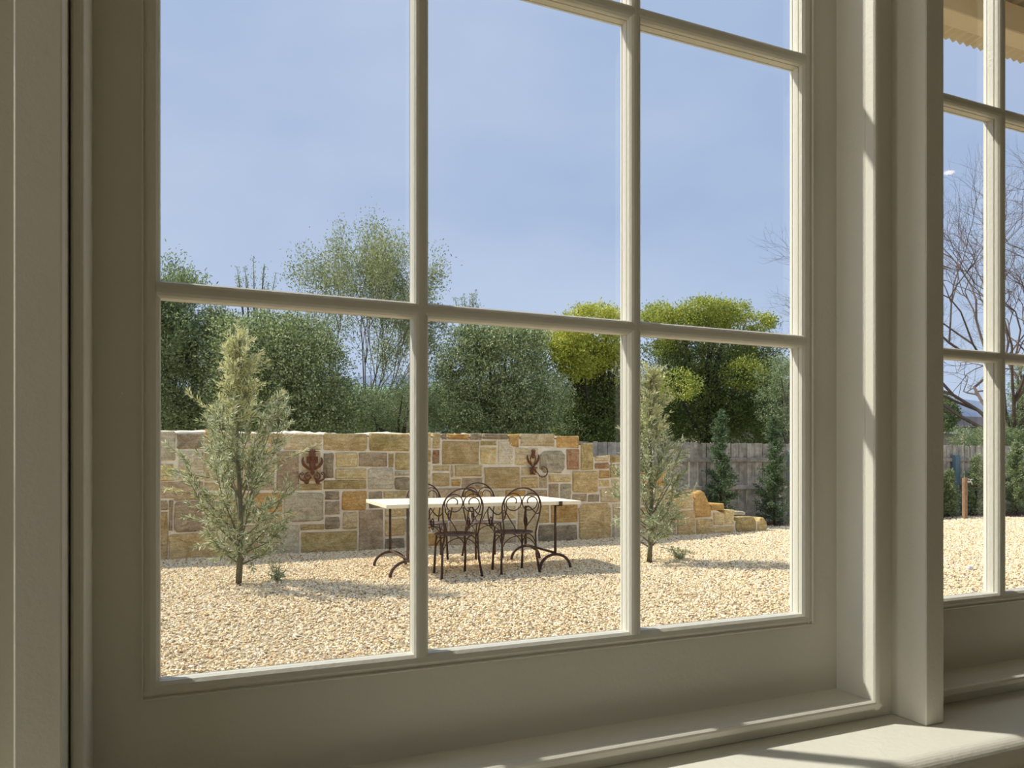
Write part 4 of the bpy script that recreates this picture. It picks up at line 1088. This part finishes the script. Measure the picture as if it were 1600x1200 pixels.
# fern-like sprig standing up behind the wall top
random.seed(8)
b = at(882, 683, 11.15)
t = empty('fern_sprig', (b.x, b.y, 0), label='pale arching fern-like sprig rising behind the top of the stone wall near its right end', cat='plant')
mb = MB(); P = []; D = []
for (ex, ez, bend) in ((0.42, 0.22, 0.12), (0.25, 0.34, 0.1), (0.12, 0.22, 0.03), (0.40, 0.08, 0.1), (-0.1, 0.2, 0.05)):
    pts = bez((0, 0, 1.2), (ex * 0.15, 0, 1.62 + ez * 0.8), (ex * 0.5, 0, 1.66 + ez * 1.15), (ex, -0.05, 1.62 + ez - bend), 10)
    mb.tube(pts, [0.008 - 0.0006 * i for i in range(11)], 4)
    for i in range(4, 11):
        for s in (-1, 1):
            for _ in range(2):
                P.append(tuple(pts[i])); d = pts[i] - pts[i - 1]; D.append((d.x * 6 + s * d.z * 12, random.gauss(0, .3), d.z * 6 - s * d.x * 12))
mb.build('stems', LM['bright'], t)
leaves('foliage', np.array(P), np.array(D), 0.075, 0.016, LM['bright'], t)

# ================================================================== fence of grey hardwood palings
FY = 11.9
PAL = mat('weathered_grey_timber', (0.30, 0.265, 0.22), rough=0.95, col2=(0.60, 0.54, 0.45), vscale=7, bump=0.9, bscale=30, rnd=0.22)
fence = empty('paling_fence', (4, FY, 0), label='weathered grey timber paling fence running behind the stone wall and across the yard', cat='fence')
random.seed(14)
pm = []
for q in range(4):
    w_ = 0.094; h_ = 1.585 + random.uniform(-0.008, 0.008)
    pm.append(MB().box(0, w_, 0, 0.014, 0.0, h_, 0.002).build('paling', PAL, fence))
x = 4.0; i = 0
while x < 21.4:
    o = pm[i] if i < 4 else pm[i % 4].copy()
    if i >= 4: COL.objects.link(o)
    o.location = (x - 4, random.uniform(0, 0.012) + (0.014 if i % 2 else 0), random.uniform(-0.012, 0.008))
    o.rotation_euler = (0, random.uniform(-0.004, 0.004), 0)
    x += random.uniform(0.092, 0.104); i += 1
for z in (0.20, 0.73, 1.265):
    MB().box(0, 17.4, -0.045, 0.0, z - 0.04, z + 0.04, 0.004).build('rail', PAL, fence)
POSTM = mat('blue_grey_steel', (0.13, 0.21, 0.26), rough=0.5, var=0.1, vscale=4)
for px in (1237, 1494, 1592):
    p = at(px, 718, FY - 0.08)
    MB().box(p.x - 0.075 - 4, p.x + 0.075 - 4, -0.13, -0.03, 0.0, 1.37 if px > 1300 else 1.45, 0.004).build('fence_post', POSTM, fence, label='blue-grey steel post')
for px in (1010,):
    p = at(px, 718, FY)
    MB().box(p.x - 0.06 - 4, p.x + 0.06 - 4, -0.12, -0.045, 0.0, 1.4, 0.004).build('fence_post', PAL, fence)
# mulch strip under the fence
S('planting_bed', MB().add([(3.0, 11.1, 0.015), (22, 10.95, 0.015), (22, 11.86, 0.05), (3.0, 11.86, 0.05)], [(0, 1, 2, 3)]), MULCH)

# stake with a garden tap
b = at(1507.5, 718, 11.0)
STAKE = mat('raw_timber_stake', (0.33, 0.20, 0.11), rough=0.9, var=0.2, vscale=20)
t = empty('tap_stake', (b.x, b.y, 0), label='brown timber stake with a garden tap before the fence in the right-hand window', cat='stake')
MB().box(-0.045, 0.045, -0.035, 0.035, 0, 0.88, 0.006).build('stake', STAKE, t)
TAP = mat('brass_and_white_tap', (0.75, 0.73, 0.66), rough=0.35, metal=0.3)
MB().tube([(0.0, -0.05, 0.80), (0.10, -0.07, 0.80), (0.13, -0.07, 0.74)], [0.014, 0.014, 0.012], 8).tube([(0.09, -0.07, 0.80), (0.09, -0.07, 0.85)], 0.008, 6).build('tap', TAP, t, smooth=True)
mb = MB()
for a in range(3):
    an = a * math.pi / 3
    mb.tube([(0.09 - 0.05 * math.cos(an), -0.07 - 0.05 * math.sin(an), 0.855), (0.09 + 0.05 * math.cos(an), -0.07 + 0.05 * math.sin(an), 0.855)], 0.008, 6)
mb.build('tap_handle', TAP, t, smooth=True)
# small white inspection cap lying in the gravel
dcam = 1200 * EYE / (893 - 718); u = (1515 - 800) / 1200
b = (dcam * (u * math.cos(YAW) + math.sin(YAW)), dcam * (math.cos(YAW) - u * math.sin(YAW)), 0.0)
t = empty('drain_cap', b, label='small white plastic pipe cap standing in the gravel in the right-hand window', cat='cap')
WHITE = mat('white_plastic', (0.80, 0.80, 0.80), rough=0.5)
MB().tube([(0, 0, 0), (0, 0, 0.045)], 0.032, 14).build('pipe', WHITE, t)
MB().tube([(0, 0, 0.04), (0, 0, 0.062)], 0.038, 14).build('cap_lid', WHITE, t)

# ================================================================== beyond the fence
# bare winter tree
def bare_tree(label, px, Y, hpx, seed):
    random.seed(seed)
    b = at(px, 718, Y); b.z = 0
    t = empty('bare_tree', b, label=label, cat='tree')
    H = EYE + (718 - hpx) * mpp(px, Y)
    mb = MB().tube([(0, 0, 0), (-0.05, 0, 1.0), (0.02, 0, 2.1)], [0.20, 0.16, 0.14], 9)
    mb.build('trunk', BARKD, t, smooth=True)
    mb = MB(); tips = []
    for i in range(11):
        a = math.pi + i * 2 * math.pi / 11 + 0.3
        d = Vector((math.cos(a) * 0.9, math.sin(a) * 0.5, random.uniform(0.35, 1.1)))
        limb(mb, (0, 0, random.uniform(1.4, 2.1)), d, (H - 1.8) * 0.34, 0.07, 8, tips, 0.46, 2, 5, 0.16, 0.15, 3, 0.77, 0.64)
    mb.build('branches', TWIG, t, kind='stuff')
bare_tree('large bare winter tree with dense twigs, seen through the right-hand window', 1585, 15.0, 290, 6)
shrub('conifer_tree', 'dark conifer peeping past the left edge of the right-hand window', 'tree', 17.0,
      [(1462, 650, 32, 14), (1465, 636, 24, 12), (1466, 624, 14, 10), (1455, 665, 30, 12)], 9000, 0.07, 0.03, LM['dark'], 1458, dy=0.6)
shrub('hedge', 'low clipped green hedge beyond the fence in the right-hand window', 'hedge', 14.5,
      [(1500 + 16 * k, 688, 16, 18) for k in range(12)], 16000, 0.05, 0.028, LM['mid'], 1560, dy=0.5)
shrub('hedge', 'grey-green bush at the foot of the bare tree in the right-hand window', 'shrub', 14.9,
      [(1588, 640, 18, 45), (1600, 600, 20, 40), (1575, 670, 22, 25)] + fill(1595, 630, 28, 70, 10, 10), 9000, 0.05, 0.022, LM['mid'], 1596, dy=0.5)
# neighbouring shed, green roofed building, distant house and hills
SHEDW = mat('beige_brick_far', (0.40, 0.32, 0.26), rough=0.9, var=0.1)
ROOFG = mat('grey_roof', (0.30, 0.29, 0.28), rough=0.7)
FASC = mat('white_fascia', (0.75, 0.75, 0.74), rough=0.6)
a = at(1440, 697, 22.0); b2 = at(1500, 697, 22.0)
t = empty('garden_shed', ((a.x + b2.x) / 2, 22.0, 0), label='beige shed with a low grey roof beyond the fence, left edge of the right-hand window', cat='building')
hw = (b2.x - a.x) / 2; zt = at(1485, 674, 22).z; zr = at(1485, 660, 22).z
MB().box(-hw, hw, 0, 3, 0, zt).build('wall', SHEDW, t)
MB().add([(-hw - .2, -0.25, zt), (hw + .2, -0.25, zt), (hw + .2, 3.25, zt), (-hw - .2, 3.25, zt), (-hw, 1.5, zr + 0.25), (hw - 0.9, 1.5, zr + 0.1)], [(0, 1, 5, 4), (1, 2, 5), (2, 3, 4, 5), (3, 0, 4), (0, 1, 2, 3)]).build('roof', ROOFG, t)
MB().box(-hw - .2, hw + .2, -0.28, -0.25, zt - 0.10, zt + 0.08).build('fascia', FASC, t)
a = at(1506, 690, 60.0); b2 = at(1640, 690, 60.0)
t = empty('far_house', ((a.x + b2.x) / 2, 60.0, 0), label='distant low house with a long dark roof under the hills in the right-hand window', cat='building')
hw = (b2.x - a.x) / 2; z1 = at(1530, 668, 60).z; z2 = at(1530, 655, 60).z
MB().box(-hw, hw, 0, 8, 0, z1).build('wall', SHEDW, t)
MB().add([(-hw - .5, -0.5, z1), (hw + .5, -0.5, z1), (hw + .5, 8.5, z1), (-hw - .5, 8.5, z1), (-hw + 2, 4, z2 + 0.6), (hw - 2, 4, z2 + 0.6)], [(0, 1, 5, 4), (1, 2, 5), (2, 3, 4, 5), (3, 0, 4)]).build('roof', mat('dark_tiled_roof', (0.06, 0.055, 0.06), rough=0.8), t)
TEAL = mat('pale_green_steel_roof', (0.32, 0.50, 0.42), rough=0.6)
for (pa, pb, pe, pt, Y, lb) in ((590, 672, 652, 606, 24.0, 'pale green steel roofed building glimpsed through the airy tree'),
                                (1100, 1250, 648, 615, 26.0, 'pale green steel roofed building glimpsed beyond the large wattle')):
    a = at(pa, 697, Y); b2 = at(pb, 697, Y)
    t = empty('green_roofed_building', ((a.x + b2.x) / 2, Y, 0), label=lb, cat='building')
    hw = (b2.x - a.x) / 2; px = (pa + pb) / 2; ze = at(px, pe, Y).z; zt = at(px, pt, Y).z
    MB().box(-hw, hw, 0.3, 6, 0, ze).build('wall', SHEDW, t)
    MB().add([(-hw - .3, 0, ze), (hw + .3, 0, ze), (hw + .3, 3, zt + 0.3), (-hw - .3, 3, zt + 0.3), (-hw - .3, 6, ze), (hw + .3, 6, ze)], [(0, 1, 2, 3), (3, 2, 5, 4), (0, 3, 4), (1, 2, 5)]).build('roof', TEAL, t)
    MB().box(-hw - .3, hw + .3, -0.06, 0, ze - 0.12, ze + 0.05).build('gutter', FASC, t)
HILL = mat('haze_blue_far_hills', (0.15, 0.19, 0.27), rough=1.0, col2=(0.19, 0.24, 0.33), vscale=0.01)  # blue of distance haze put into the hills' base colour
def ridge(name, Y, x0, x1, h, seed, m, dep):
    random.seed(seed); mb = MB(); v = []; f = []; n = 60
    for i in range(n + 1):
        x = x0 + (x1 - x0) * i / n
        e = h * (0.75 + 0.16 * math.sin(i * 0.21 + seed) + 0.09 * math.sin(i * 0.53 + 2 * seed) + 0.03 * math.sin(i * 1.7))
        v += [(x, Y, -5), (x, Y + dep * 0.5, e * 0.6), (x, Y + dep, e), (x, Y + dep * 2, -5)]
    for i in range(n):
        a = 4 * i
        f += [(a + q, a + q + 1, a + q + 5, a + q + 4) for q in range(3)]
    mb.add(v, f).build(name, m, smooth=True, kind='structure')
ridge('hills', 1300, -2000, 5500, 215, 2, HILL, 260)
HILL2 = mat('nearer_dark_hills', (0.05, 0.075, 0.07), rough=1.0)
ridge('tree_line', 280, -500, 1100, 15, 5, HILL2, 25)
